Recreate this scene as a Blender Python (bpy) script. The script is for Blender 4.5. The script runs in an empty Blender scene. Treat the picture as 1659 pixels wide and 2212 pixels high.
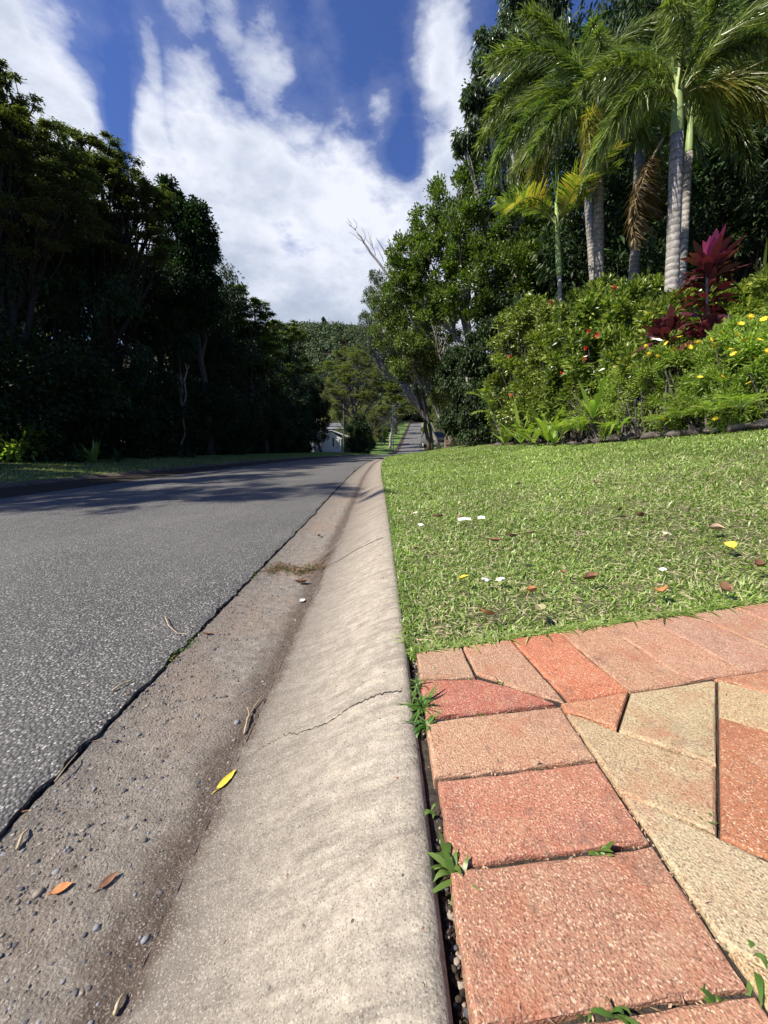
import bpy, math, random
import numpy as np
from mathutils import Vector
rng = np.random.default_rng(7)
random.seed(7)
S = bpy.context.scene
COL = S.collection
R = math.radians

# ------------------------------------------------------------------ camera
CAMZ = 0.455
PITCH = R(9.6)
FPX = 831.0            # focal length in the pixel units of a 1659 x 2212 picture
CX, CY = 829.5, 1106.0
cam_d = bpy.data.cameras.new('camera')
cam = bpy.data.objects.new('camera', cam_d); COL.objects.link(cam)
cam.location = (0, 0, CAMZ)
cam.rotation_euler = (math.pi / 2 - PITCH, 0, 0)
cam_d.sensor_fit = 'VERTICAL'; cam_d.sensor_height = 36; cam_d.sensor_width = 27
cam_d.lens = FPX / 2212 * 36
cam_d.clip_start = 0.01; cam_d.clip_end = 5000
S.camera = cam

# ------------------------------------------------------------------ light
SUN_EL, SUN_AZ = R(46), R(-112)     # azimuth measured from +Y towards +X, so the sun is left and slightly behind
sun_d = bpy.data.lights.new('sun', 'SUN'); sun_d.energy = 5.0; sun_d.angle = R(0.5); sun_d.color = (1, .94, .84)
sun = bpy.data.objects.new('sun', sun_d); COL.objects.link(sun)
sdir = Vector((math.sin(SUN_AZ) * math.cos(SUN_EL), math.cos(SUN_AZ) * math.cos(SUN_EL), math.sin(SUN_EL)))
sun.rotation_euler = sdir.to_track_quat('Z', 'Y').to_euler()
sun.location = sdir * 50
S.view_settings.view_transform = 'Standard'; S.view_settings.look = 'None'
S.view_settings.exposure = 0.68; S.view_settings.gamma = 1
S.view_settings.use_curve_mapping = False
S.cycles.max_bounces = 6; S.cycles.transparent_max_bounces = 6
S.cycles.diffuse_bounces = 3; S.cycles.glossy_bounces = 2; S.cycles.transmission_bounces = 3

def ray(px, py):
    u = (px - CX) / FPX; v = (py - CY) / FPX
    return np.array([u, math.cos(PITCH) - v * math.sin(PITCH), -(math.sin(PITCH) + v * math.cos(PITCH))])
def at(px, py, Y):
    d = ray(px, py); t = Y / d[1]
    return np.array([0, 0, CAMZ]) + d * t
def mpp(py, Y):      # metres per picture pixel at forward distance Y
    d = ray(CX, py); return Y / d[1] / FPX

# ------------------------------------------------------------------ node helpers
class NT:
    def __init__(s, tree):
        s.t = tree; s.n = tree.nodes; s.l = tree.links
    def add(s, typ, **kw):
        n = s.n.new(typ)
        for k, v in kw.items(): setattr(n, k, v)
        return n
    def put(s, inp, val):
        if isinstance(val, bpy.types.NodeSocket): s.l.new(val, inp)
        elif val is not None: inp.default_value = val
    def math(s, op, a, b=None, c=None, clamp=False):
        n = s.add('ShaderNodeMath', operation=op); n.use_clamp = clamp
        s.put(n.inputs[0], a)
        if b is not None: s.put(n.inputs[1], b)
        if c is not None: s.put(n.inputs[2], c)
        return n.outputs[0]
    def mix(s, f, a, b, mode='MIX'):
        n = s.add('ShaderNodeMix', data_type='RGBA', blend_type=mode)
        s.put(n.inputs[0], f)
        s.put(n.inputs[6], (*a, 1) if isinstance(a, tuple) else a); s.put(n.inputs[7], (*b, 1) if isinstance(b, tuple) else b)
        return n.outputs[2]
    def ramp(s, f, stops, interp='LINEAR'):
        n = s.add('ShaderNodeValToRGB'); n.color_ramp.interpolation = interp
        e = n.color_ramp.elements
        while len(e) < len(stops): e.new(0.5)
        for i, (p, c) in enumerate(stops):
            e[i].position = p
            e[i].color = (c, c, c, 1) if not isinstance(c, tuple) else (*c, 1)
        s.put(n.inputs[0], f); return n.outputs[0]
    def noise(s, vec, scale, detail=4, rough=.55, dist=0, out=0):
        n = s.add('ShaderNodeTexNoise'); s.put(n.inputs['Vector'], vec)
        n.inputs['Scale'].default_value = scale; n.inputs['Detail'].default_value = detail
        n.inputs['Roughness'].default_value = rough; n.inputs['Distortion'].default_value = dist
        return n.outputs[out]
    def voro(s, vec, scale, feature='F1', out='Distance', rand=1):
        n = s.add('ShaderNodeTexVoronoi', feature=feature); s.put(n.inputs['Vector'], vec)
        n.inputs['Scale'].default_value = scale; n.inputs['Randomness'].default_value = rand
        return n.outputs[out]
    def map(s, vec, loc=(0, 0, 0), rot=(0, 0, 0), scale=(1, 1, 1)):
        n = s.add('ShaderNodeMapping'); s.put(n.inputs[0], vec)
        n.inputs[1].default_value = loc; n.inputs[2].default_value = rot; n.inputs[3].default_value = scale
        return n.outputs[0]
    def bump(s, h, strength, dist, nrm=None):
        n = s.add('ShaderNodeBump'); s.put(n.inputs['Height'], h)
        n.inputs['Strength'].default_value = strength; n.inputs['Distance'].default_value = dist
        if nrm is not None: s.put(n.inputs['Normal'], nrm)
        return n.outputs[0]
    def range(s, v, a, b, c=0, d=1):
        n = s.add('ShaderNodeMapRange'); s.put(n.inputs[0], v)
        for i, x in enumerate((a, b, c, d)): s.put(n.inputs[i + 1], x)
        return n.outputs[0]

def new_mat(name, rough=.8, spec=.3):
    m = bpy.data.materials.new(name); m.use_nodes = True
    t = NT(m.node_tree); b = m.node_tree.nodes['Principled BSDF']
    b.inputs['Roughness'].default_value = rough; b.inputs['Specular IOR Level'].default_value = spec
    pos = t.add('ShaderNodeNewGeometry').outputs['Position']
    return m, t, b, pos

# ------------------------------------------------------------------ world: sky with clouds
W = bpy.data.worlds.new('World'); S.world = W; W.use_nodes = True
w = NT(W.node_tree)
bg = W.node_tree.nodes['Background']
sky = w.add('ShaderNodeTexSky', sky_type='NISHITA'); sky.sun_disc = False
sky.sun_elevation = SUN_EL; sky.sun_rotation = SUN_AZ; sky.altitude = 0
sky.air_density = 1.0; sky.dust_density = .3; sky.ozone_density = 3.0
tc = w.add('ShaderNodeTexCoord').outputs['Generated']
sep = w.add('ShaderNodeSeparateXYZ'); w.put(sep.inputs[0], tc)
az = w.math('ARCTAN2', sep.outputs[0], sep.outputs[1]); el = w.math('ARCSINE', sep.outputs[2])
comb = w.add('ShaderNodeCombineXYZ'); w.put(comb.inputs[0], az); w.put(comb.inputs[1], el); comb.inputs[2].default_value = 1
AE = comb.outputs[0]
def azel(px, py):
    d = ray(px, py); d = d / np.linalg.norm(d)
    return math.atan2(d[0], d[1]), math.asin(d[2])
def gauss(px, py, sx, sy, rot, wt):
    """soft cloud mass fixed at a compass direction; sizes in degrees"""
    a0, e0 = azel(px, py); c, s_ = math.cos(R(rot)), math.sin(R(rot)); sx, sy = R(sx), R(sy)
    r = []
    for vx, vy, s in ((c, s_, sx), (-s_, c, sy)):
        n = w.add('ShaderNodeVectorMath', operation='DOT_PRODUCT'); w.put(n.inputs[0], AE)
        n.inputs[1].default_value = (vx / s, vy / s, -(a0 * vx + e0 * vy) / s)
        r.append(n.outputs['Value'])
    q = w.math('MULTIPLY', r[0], r[0]); q = w.math('MULTIPLY_ADD', r[1], r[1], q)
    q = w.math('EXPONENT', w.math('MULTIPLY', q, -1.0))
    return w.math('MULTIPLY', q, wt)
CLOUDS = [  # px, py, sx, sy (degrees), rot, weight
    (20, 170, 8, 7, -40, 1.35), (110, 190, 7, 4.5, -48, 1.2), (175, 260, 5, 3.2, -52, 1.1),
    (328, 165, 1.8, 4.0, 8, .9), (320, 280, 4.0, 6, 0, 1.1), (430, 300, 6, 5.5, -25, 1.15), (560, 400, 9, 7, -20, 1.25),
    (720, 470, 12, 8, 0, 1.25), (880, 470, 8, 7, 0, 1.1), (450, 560, 16, 13, 0, 1.4), (750, 700, 28, 12, 0, 1.5),
    (500, 70, 2.6, 7, 30, .60), (575, 190, 5, 5, 30, .85), (400, 10, 3.0, 3.0, 40, .50), (700, 40, 2.2, 5, 28, .42), (640, 280, 6, 4, -20, .8),
    (960, 130, 4.2, 7, 0, 1.0), (1000, 260, 4.5, 8, 0, 1.05), (830, 250, 3.0, 3.6, 0, .72), (905, 80, 1.5, 3, 0, .5),
    (230, 150, 2.5, 2, 0, .45), (690, 180, 4, 5, 20, .42), (970, 380, 5, 7, 0, 1.1),
]
tot = None
for c in CLOUDS:
    g = gauss(*c); tot = g if tot is None else w.math('MAXIMUM', tot, g)
for c in [(870, 345, 2.2, 1.8, -35, .9), (262, 300, .9, 6, -3, .7), (268, 200, 1.6, 4, -25, .6)]:
    tot = w.math('SUBTRACT', tot, gauss(*c))
n1 = w.noise(w.map(tc, rot=(0, R(30), 0), scale=(1.0, 1.0, 2.1)), 6.5, 9, .60, .15)
n2 = w.noise(w.map(tc, rot=(0, R(38), 0), scale=(1.1, 1, 2.4)), 17, 7, .6, .1)
sat = tot
f = w.math('MULTIPLY_ADD', w.math('SUBTRACT', n1, .5), 1.25, sat)
f = w.math('MULTIPLY_ADD', w.math('SUBTRACT', n2, .5), .6, f)
mask = w.math('MAXIMUM', w.range(f, .42, .94), w.math('MULTIPLY', w.range(f, .15, .5), .10))
mask = w.math('MINIMUM', mask, 1.0)
dens = w.range(f, .6, 1.9)
n3 = w.noise(w.map(tc, scale=(1, 1, 1.8)), 5.0, 7, .6, .1)
lum = w.math('MULTIPLY_ADD', n3, 1.3, w.math('MULTIPLY', dens, -.55))
ccol = w.ramp(lum, [(.0, (.26, .30, .39)), (.28, (.36, .40, .49)), (.62, (.56, .585, .65))])
skyc = w.mix(1.0, sky.outputs[0], (.72, .86, 1.38), 'MULTIPLY')
sc_ = w.add('ShaderNodeVectorMath', operation='SCALE'); w.put(sc_.inputs[0], skyc); sc_.inputs['Scale'].default_value = .066
skyb = w.mix(mask, sc_.outputs[0], ccol)
w.put(bg.inputs['Color'], skyb); bg.inputs['Strength'].default_value = 1.0

# ------------------------------------------------------------------ mesh helpers
def tag(o, label=None, cat=None, group=None, kind=None):
    if label: o['label'] = label
    if cat: o['category'] = cat
    if group: o['group'] = group
    if kind: o['kind'] = kind
    return o
def empty(name, loc=(0, 0, 0), rz=0):
    o = bpy.data.objects.new(name, None); COL.objects.link(o)
    o.location = loc; o.rotation_euler = (0, 0, rz); o.empty_display_size = .2
    return o
def link(name, me, parent=None):
    o = bpy.data.objects.new(name, me); COL.objects.link(o)
    if parent is not None: o.parent = parent
    return o
def mesh_np(name, V, F, mats, mi=None, smooth=False, col=None):
    """V (n,3); F list of (k, array(m,k)) index blocks"""
    me = bpy.data.meshes.new(name)
    V = np.asarray(V, dtype=np.float32)
    me.vertices.add(len(V)); me.vertices.foreach_set('co', V.ravel())
    loops = []; starts = []; s = 0
    for A in F:
        A = np.asarray(A, dtype=np.int32)
        if A.size == 0: continue
        k = A.shape[1]; loops.append(A.ravel()); starts.append(s + np.arange(len(A)) * k); s += A.size
    loops = np.concatenate(loops).astype(np.int32); starts = np.concatenate(starts).astype(np.int32)
    me.loops.add(len(loops)); me.loops.foreach_set('vertex_index', loops)
    me.polygons.add(len(starts)); me.polygons.foreach_set('loop_start', starts)
    if mi is not None: me.polygons.foreach_set('material_index', np.asarray(mi, dtype=np.int32))
    me.polygons.foreach_set('use_smooth', np.full(len(starts), smooth))
    me.update(calc_edges=True)
    if col is not None:
        a = me.color_attributes.new('tone', 'FLOAT_COLOR', 'POINT')
        c = np.ones((len(V), 4), dtype=np.float32); c[:, :3] = col
        a.data.foreach_set('color', c.ravel())
    for m in (mats if isinstance(mats, (list, tuple)) else [mats]): me.materials.append(m)
    return me
class MB:
    """collects blocks of geometry for ONE mesh"""
    def __init__(s): s.V = []; s.F = []; s.M = []; s.C = []; s.n = 0
    def add(s, V, F, mi=0, col=None):
        V = np.asarray(V, float)
        if isinstance(col, str): c_ = np.clip(xk(V[:, 1]) - V[:, 0], 0, 1); col = np.stack([c_, c_, c_], -1)
        s.V.append(V)
        for A in (F if isinstance(F, list) else [F]):
            A = np.asarray(A)
            if A.size: s.F.append(A + s.n); s.M.append(np.full(len(A), mi))
        c = np.ones((len(V), 3)) if col is None else np.broadcast_to(np.asarray(col, float), (len(V), 3))
        s.C.append(c); s.n += len(V)
    def mesh(s, name, mats, smooth=False, col=False):
        # polygons must be grouped in order, keep blocks as they are
        return mesh_np(name, np.concatenate(s.V), s.F, mats, np.concatenate(s.M), smooth, np.concatenate(s.C) if col else None)
    def build(s, name, mats, parent=None, smooth=False, col=False):
        return link(name, s.mesh(name, mats, smooth, col), parent)
def unit(a): return a / np.maximum(np.linalg.norm(a, axis=-1, keepdims=True), 1e-9)
def rdir(n, r=None):
    r = r or rng; return unit(r.normal(size=(n, 3)))
def box(c, s, rz=0):
    c = np.array(c, float); s = np.array(s, float) / 2
    V = np.array([[x, y, z] for z in (-1, 1) for y in (-1, 1) for x in (-1, 1)]) * s
    ca, sa = math.cos(rz), math.sin(rz)
    V = np.c_[V[:, 0] * ca - V[:, 1] * sa, V[:, 0] * sa + V[:, 1] * ca, V[:, 2]] + c
    return V, np.array([[0, 2, 3, 1], [4, 5, 7, 6], [0, 1, 5, 4], [2, 6, 7, 3], [0, 4, 6, 2], [1, 3, 7, 5]])
def prism(poly, y0, y1):       # poly in (x,z), extruded along y
    n = len(poly); V = [(x, y0, z) for x, z in poly] + [(x, y1, z) for x, z in poly]
    F = [[i, (i + 1) % n, n + (i + 1) % n, n + i] for i in range(n)]
    return np.array(V), [np.array(F), np.array([list(range(n - 1, -1, -1)), list(range(n, 2 * n))])]
def tube(P, rad, sides=8, cap=True, wob=0):
    P = np.asarray(P, float); n = len(P); rad = np.broadcast_to(np.asarray(rad, float), (n,))
    T = unit(np.gradient(P, axis=0)); up = np.array([0, 0, 1.]) if abs(T[0][2]) < .9 else np.array([1., 0, 0])
    A = unit(np.cross(T, up)); B = np.cross(T, A)
    th = np.linspace(0, 2 * np.pi, sides, endpoint=False)
    rr = rad[:, None] * (1 + (rng.normal(0, wob, (n, sides)) if wob else 0))
    V = P[:, None, :] + rr[..., None] * (np.cos(th)[None, :, None] * A[:, None, :] + np.sin(th)[None, :, None] * B[:, None, :])
    V = V.reshape(-1, 3)
    i = np.arange(n - 1)[:, None] * sides; j = np.arange(sides)[None, :]; j2 = (j + 1) % sides
    F = np.stack([i + j, i + j2, i + sides + j2, i + sides + j], -1).reshape(-1, 4)
    out = [F]
    if cap: out.append(np.array([list(range(sides))[::-1], list(range((n - 1) * sides, n * sides))]))
    return V, out
def curve(p0, p1, bend=(0, 0, 0), n=6, jit=0, r=None):
    p0 = np.array(p0, float); p1 = np.array(p1, float); s = np.linspace(0, 1, n)[:, None]
    P = p0 * (1 - s) + p1 * s + np.array(bend) * (4 * s * (1 - s))
    if jit: P[1:-1] += (r or rng).normal(0, jit, (n - 2, 3))
    return P
def leafq(C, D, N, L, Wd, fold=.15, droop=.12):
    """diamond leaves, one quad each"""
    n = len(C); D = unit(D); Sd = unit(np.cross(D, N)); Nn = np.cross(Sd, D)
    L = np.broadcast_to(L, (n,))[:, None]; Wd = np.broadcast_to(Wd, (n,))[:, None]
    g = np.array([0, 0, -1.])
    V = np.stack([C, C + D * L * .45 + Sd * Wd / 2 + Nn * Wd * fold, C + D * L + g * L * droop, C + D * L * .45 - Sd * Wd / 2 + Nn * Wd * fold], 1).reshape(-1, 3)
    return V, np.arange(4 * n).reshape(-1, 4)
def blades(C, D, N, L, Wd, droop=.4, prof=(.5, 1, .75, .06), fold=0):
    """long curved leaves, three quads each"""
    n = len(C); D = unit(np.asarray(D, float)); Sd = unit(np.cross(D, N))
    L = np.broadcast_to(L, (n,))[:, None]; Wd = np.broadcast_to(Wd, (n,))[:, None]; droop = np.broadcast_to(droop, (n,))[:, None]
    k = len(prof); rows = []
    for i, p in enumerate(prof):
        s = i / (k - 1)
        P = C + D * L * s * (1 - .25 * droop * s) + np.array([0, 0, -1.]) * droop * L * s * s
        rows += [P + Sd * Wd * p / 2, P - Sd * Wd * p / 2]
    V = np.stack(rows, 1).reshape(-1, 3)
    b = (np.arange(n) * 2 * k)[:, None]
    F = np.concatenate([b + np.array([[2 * i, 2 * i + 1, 2 * i + 3, 2 * i + 2]]) for i in range(k - 1)], 0)
    return V, F

# ------------------------------------------------------------------ terrain functions
def smooth_tab(pts, lo=-10, hi=700, win=4.0):
    y = np.arange(lo, hi, .25); v = np.interp(y, *zip(*pts)); k = int(win / .25) | 1
    vp = np.pad(v, k // 2, mode='edge')
    # linear padding at the ends matters little here
    return y, np.convolve(vp, np.hanning(k + 2)[1:-1] / np.hanning(k + 2)[1:-1].sum(), 'valid')
_XK = smooth_tab([(-10, .08), (0, .062), (2, .05), (8, -.06), (14, -.03), (20, .3), (30, 1.55), (53, 5.4), (87, 9.0), (200, 19.5), (700, 70)], win=6)
_ZK = smooth_tab([(-10, 0), (14, 0), (22, -.02), (30, -.06), (45, -.2), (53, -.35), (68, -.75), (78, -.65), (88, -.2), (110, 2.0), (200, 12.6), (225, 14.6), (300, 17), (700, 30)], win=8)
def xk(y): return np.interp(y, *_XK)
def zk(y): return np.interp(y, *_ZK)
_DX = [-400, -60, -30, -14, -9.6, -8.3, -6.84, -6.80, -6.74, -6.52, -6.25, -3.6, -.625, -.46, -.333, -.07, -.03, 0, .5, 1, 2, 3, 3.8, 4.6, 8, 20, 60, 400]
_DZ = [6, 1.5, .5, .15, 0.0, -.09, -.205, -.205, -.22, -.355, -.345, -.205, -.108, -.122, -.13, -.012, 0, -.004, .015, .06, .20, .36, .49, .62, .85, 1.6, 4, 30]
def zoff(d): return np.interp(d, _DX, _DZ)
def ground(x, y):
    d = x - xk(y); z = zoff(d)
    near = 1 + .30 * np.clip((7.2 - y) / 3.4, 0, 1)
    far = 1 - .75 * np.clip((y - 55) / 30, 0, 1)
    z = np.where(d > 0.02, z * near * far, z)
    z = np.where(d < -6.8, zoff(np.float64(-6.84)) + (z + .205) * np.where(y > 55, far, 1), z)
    return z + zk(y)
def hit(px, py, lift=0):
    d = ray(px, py); lo = 0.2; t = .25
    while t < 200:
        p = np.array([0, 0, CAMZ]) + d * t
        if p[2] < ground(p[0], p[1]) + lift: break
        t *= 1.01
    a, b = t / 1.01, t
    for _ in range(20):
        m = (a + b) / 2; p = np.array([0, 0, CAMZ]) + d * m
        if p[2] < ground(p[0], p[1]) + lift: b = m
        else: a = m
    return np.array([0, 0, CAMZ]) + d * b
def ysteps(y0, y1, first=.02, g=1.03, most=4):
    ys = [y0]; st = first
    while ys[-1] < y1: ys.append(ys[-1] + st); st = min(st * g, most)
    ys[-1] = y1
    return np.array(ys)
def strip(ds, ys, lift=0, rough=0, thick=0):
    """terrain-following sheet between offsets ds from the kerb line"""
    Y, Dd = np.meshgrid(ys, ds, indexing='ij'); X = xk(Y) + Dd
    Z = ground(X, Y) + lift
    if rough: Z = Z + rng.normal(0, rough, Z.shape)
    V = np.stack([X, Y, Z], -1).reshape(-1, 3); m = len(ds)
    i = np.arange(len(ys) - 1)[:, None] * m; j = np.arange(m - 1)[None, :]
    F = np.stack([i + j, i + j + 1, i + m + j + 1, i + m + j], -1).reshape(-1, 4)
    return V, F

# ------------------------------------------------------------------ materials
def mat_asphalt():
    m, t, b, p = new_mat('asphalt', .75, .35)
    cell = t.voro(p, 165, out='Color'); dist = t.voro(p, 165)
    cs = t.add('ShaderNodeSeparateColor'); t.put(cs.inputs[0], cell)
    chip = t.ramp(cs.outputs[0], [(0, (.07, .067, .063)), (.4, (.15, .144, .136)), (.7, (.26, .25, .235)), (.88, (.42, .405, .375)), (1, (.72, .69, .63))])
    edge = t.ramp(dist, [(.25, 1.0), (.62, .0)])
    base = t.mix(edge, (.035, .033, .031), chip)
    big = t.noise(p, 1.1, 4, .6); base = t.mix(t.range(big, .3, .7, 0, .4), base, (.20, .19, .175)); pt = t.noise(t.map(p, scale=(1.6, .25, 1)), 1.0, 5, .65, .3); base = t.mix(t.range(pt, .50, .68, 0, .35), base, (.085, .08, .075)); base = t.mix(t.range(t.noise(p, 3.1, 6, .7), .66, .76, 0, .5), base, (.30, .285, .26))
    # far away the chips average out
    fine = t.noise(p, 420, 2, .6)
    base = t.mix(t.range(fine, .55, .8, 0, .25), base, (.30, .29, .27))
    t.put(b.inputs['Base Color'], base)
    h = t.math('SUBTRACT', 1, dist); h = t.math('MULTIPLY_ADD', t.noise(p, 300, 3, .6), .5, h)
    h = t.math('MULTIPLY_ADD', t.noise(p, 40, 3, .5), .6, h)
    t.put(b.inputs['Normal'], t.bump(h, .9, .004))
    return m
def mat_concrete(kind):
    m, t, b, p = new_mat('concrete_' + kind, .9, .2)
    at_ = t.add('ShaderNodeAttribute', attribute_name='tone').outputs['Color']; sd = t.add('ShaderNodeSeparateColor'); t.put(sd.inputs[0], at_); d = sd.outputs[0]
    big = t.noise(p, 3.0, 5, .6); mid = t.noise(p, 38, 5, .7, .3); wob = t.noise(p, 11, 5, .65)
    st = t.noise(t.map(p, rot=(0, 0, R(-28)), scale=(9, 55, 9)), 1.0, 5, .7, .6)
    dw = t.math('MULTIPLY_ADD', t.math('SUBTRACT', wob, .5), .10, d)
    if kind == 'kerb':
        base = t.mix(t.range(mid, .3, .7), (.275, .232, .178), (.53, .465, .36))
        base = t.mix(t.range(st, .44, .68, 0, .7), base, (.17, .145, .118))
        base = t.mix(t.range(big, .45, .75, 0, .5), base, (.36, .31, .25))
        base = t.mix(t.range(dw, .12, .30, 0, .72), base, (.165, .142, .118))
        sp = t.add('ShaderNodeSeparateXYZ'); t.put(sp.inputs[0], p)
        old = t.range(t.math('MULTIPLY_ADD', t.noise(p, 1.7, 3, .6), 1.6, sp.outputs[1]), 1.9, 4.2, 0, .55)      # the older, dirtier kerb lengths beyond the joint
        base = t.mix(old, base, (.19, .148, .115))
        sb = t.noise(t.map(p, rot=(0, 0, R(-33)), scale=(5, 42, 5)), 1.0, 3, .6, .4)
        base = t.mix(t.math('MULTIPLY', t.range(sb, .5, .62), t.range(old, .1, .5, .1, .55)), base, (.09, .07, .055))
    else:
        base = t.mix(t.range(mid, .3, .7), (.17, .147, .12), (.36, .315, .26))
        base = t.mix(t.range(big, .45, .65, 0, .7), base, (.31, .22, .16))
        base = t.mix(t.range(st, .5, .7, 0, .5), base, (.11, .09, .072))
        base = t.mix(t.range(dw, .50, .60, 0, .5), base, (.13, .118, .105))
    dist = t.math('ABSOLUTE', t.math('SUBTRACT', dw, .350 if kind == 'gutter' else .345))
    base = t.mix(t.range(dist, .010, .06 if kind == 'gutter' else .035, .8, 0), base, (.088, .058, .042))
    g = t.voro(p, 700, out='Color'); gs = t.add('ShaderNodeSeparateColor'); t.put(gs.inputs[0], g)
    base = t.mix(t.range(gs.outputs[0], .75, 1.0, 0, .45), base, (.60, .55, .46))
    base = t.mix(t.range(gs.outputs[1], .72, 1.0, 0, .6), base, (.085, .075, .065))
    sc = 150 if kind == 'kerb' else 135
    vd = t.voro(p, sc); vc = t.voro(p, sc, out='Color'); vs = t.add('ShaderNodeSeparateColor'); t.put(vs.inputs[0], vc)
    if kind == 'kerb': thr = t.range(vs.outputs[0], .982, .992)
    else: thr = t.range(t.math('MULTIPLY_ADD', t.range(wob, .35, .65), .35, t.math('MULTIPLY_ADD', t.range(d, .40, .55), .25, vs.outputs[0])), 1.12, 1.2)
    peb = t.math('MULTIPLY', thr, t.range(vd, .36, .24))
    pc = t.ramp(vs.outputs[1], [(0, (.05, .05, .055)), (.5, (.13, .115, .10)), (.8, (.24, .21, .18)), (1, (.42, .34, .24))])
    base = t.mix(peb, base, pc)
    t.put(b.inputs['Base Color'], base)
    h = t.math('MULTIPLY_ADD', peb, .9, t.noise(p, 230, 5, .75))
    h = t.math('MULTIPLY_ADD', t.math('SUBTRACT', 1, t.range(t.voro(p, 190), 0, .5)), .3 if kind == 'kerb' else .35, h)
    h = t.math('MULTIPLY_ADD', t.noise(p, 45, 4, .6), 1.0, h)
    t.put(b.inputs['Normal'], t.bump(h, .7 if kind == 'kerb' else .95, .003 if kind == 'kerb' else .0045))
    return m
def mat_paver():
    m, t, b, p = new_mat('clay_paver', .85, .25)
    a = t.add('ShaderNodeAttribute', attribute_name='tone').outputs['Color']
    c = t.voro(p, 620, out='Color'); cs = t.add('ShaderNodeSeparateColor'); t.put(cs.inputs[0], c)
    fl = t.noise(p, 330, 3, .7)
    base = t.mix(t.range(fl, .48, .62, 0, .5), a, (.22, .095, .06), 'MIX')
    base = t.mix(t.range(cs.outputs[0], .80, .95, 0, .7), base, (.72, .54, .36))
    base = t.mix(t.range(cs.outputs[1], .80, .95, 0, .7), base, (.13, .07, .05))
    base = t.mix(t.range(t.noise(p, 13, 5, .7), .50, .72, 0, .6), base, (.38, .115, .06)); base = t.mix(t.range(t.noise(t.map(p, loc=(3, 5, 0)), 17, 5, .7), .54, .74, 0, .5), base, (.50, .34, .21))
    base = t.mix(t.range(t.noise(t.map(p, loc=(1, 7, 2)), 9, 6, .75), .56, .74, 0, .65), base, (.13, .09, .07)); base = t.mix(t.range(t.noise(t.map(p, loc=(9, 2, 2)), 60, 4, .7), .60, .72, 0, .5), base, (.10, .07, .055))
    t.put(b.inputs['Base Color'], base)
    h = t.math('MULTIPLY_ADD', t.math('SUBTRACT', 1, t.range(t.voro(p, 330), 0, .6)), .4, t.noise(p, 300, 4, .7))
    h = t.math('MULTIPLY_ADD', t.noise(t.map(p, scale=(90, 30, 30)), 1, 3, .6), .6, h)
    t.put(b.inputs['Normal'], t.bump(h, .85, .0024))
    return m
def mat_simple(name, c1, c2, scale=20, rough=.8, bump=.4, bd=.005, spec=.3, metal=0):
    m, t, b, p = new_mat(name, rough, spec)
    n = t.noise(p, scale, 5, .65)
    t.put(b.inputs['Base Color'], t.mix(t.range(n, .32, .68), c1, c2)); b.inputs['Metallic'].default_value = metal
    if bump: t.put(b.inputs['Normal'], t.bump(t.noise(p, scale * 3, 4, .6), bump, bd))
    return m
def mat_leaf(name, cols, rough=.42, trans=.3, spec=.5, tcol=None):
    """cols: three greens picked per leaf"""
    m = bpy.data.materials.new(name); m.use_nodes = True; t = NT(m.node_tree); b = m.node_tree.nodes['Principled BSDF']
    out = m.node_tree.nodes['Material Output']
    gi = t.add('ShaderNodeNewGeometry'); rnd = gi.outputs['Random Per Island']
    oi = t.add('ShaderNodeObjectInfo').outputs['Random']
    c = t.ramp(rnd, [(i / (len(cols) - 1), cc) for i, cc in enumerate(cols)])
    big = t.noise(gi.outputs['Position'], .9, 3, .5)
    hs = t.add('ShaderNodeHueSaturation'); t.put(hs.inputs['Color'], c)
    t.put(hs.inputs['Hue'], t.math('MULTIPLY_ADD', oi, .03, .487)); t.put(hs.inputs['Value'], t.range(big, .3, .7, .75, 1.25))
    b.inputs['Roughness'].default_value = rough; b.inputs['Specular IOR Level'].default_value = spec
    t.put(b.inputs['Base Color'], hs.outputs[0])
    tr = t.add('ShaderNodeBsdfTranslucent')
    t.put(tr.inputs['Color'], t.mix(1.0, hs.outputs[0], tcol or (1.6, 1.9, .7), 'MULTIPLY'))
    mx = t.add('ShaderNodeMixShader'); mx.inputs[0].default_value = trans
    t.l.new(b.outputs[0], mx.inputs[1]); t.l.new(tr.outputs[0], mx.inputs[2]); t.l.new(mx.outputs[0], out.inputs['Surface'])
    return m
M = {}
M['asphalt'] = mat_asphalt(); M['kerb'] = mat_concrete('kerb'); M['gutter'] = mat_concrete('gutter'); M['paver'] = mat_paver()
M['soil'] = mat_simple('soil', (.035, .026, .018), (.10, .075, .05), 60, .95, .8, .01)
M['sand'] = mat_simple('joint_dirt', (.02, .016, .013), (.075, .06, .045), 90, .95, .9, .006)
M['thatch'] = mat_simple('lawn_thatch', (.055, .07, .024), (.19, .17, .09), 70, .95, .8, .01)
M['farlawn'] = mat_simple('lawn_far', (.075, .13, .022), (.13, .20, .045), 2.2, .95, .5, .02)
M['litter'] = mat_simple('leaf_litter', (.02, .016, .011), (.07, .05, .03), 18, .95, .8, .02)
M['shadebark'] = mat_simple('shade_bark', (.02, .017, .014), (.06, .052, .045), 14, .9, .8, .02)  # bark darkened in colour so the left forest trunks look shaded
M['bark'] = mat_simple('bark', (.05, .042, .035), (.16, .14, .12), 14, .9, .8, .02)
M['palebark'] = mat_simple('pale_bark', (.22, .20, .17), (.42, .39, .34), 9, .85, .6, .01)
M['crack'] = mat_simple('crack', (.018, .015, .013), (.05, .04, .032), 80, .95, .5, .002)
M['rock'] = mat_simple('rock', (.045, .038, .032), (.20, .165, .145), 14, .95, 1.0, .03)
M['white'] = mat_simple('white_render', (.66, .66, .64), (.76, .76, .74), 3, .8, .1, .003)
M['greywall'] = mat_simple('grey_render', (.24, .24, .235), (.32, .32, .31), 3, .8, .1, .003)
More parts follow.
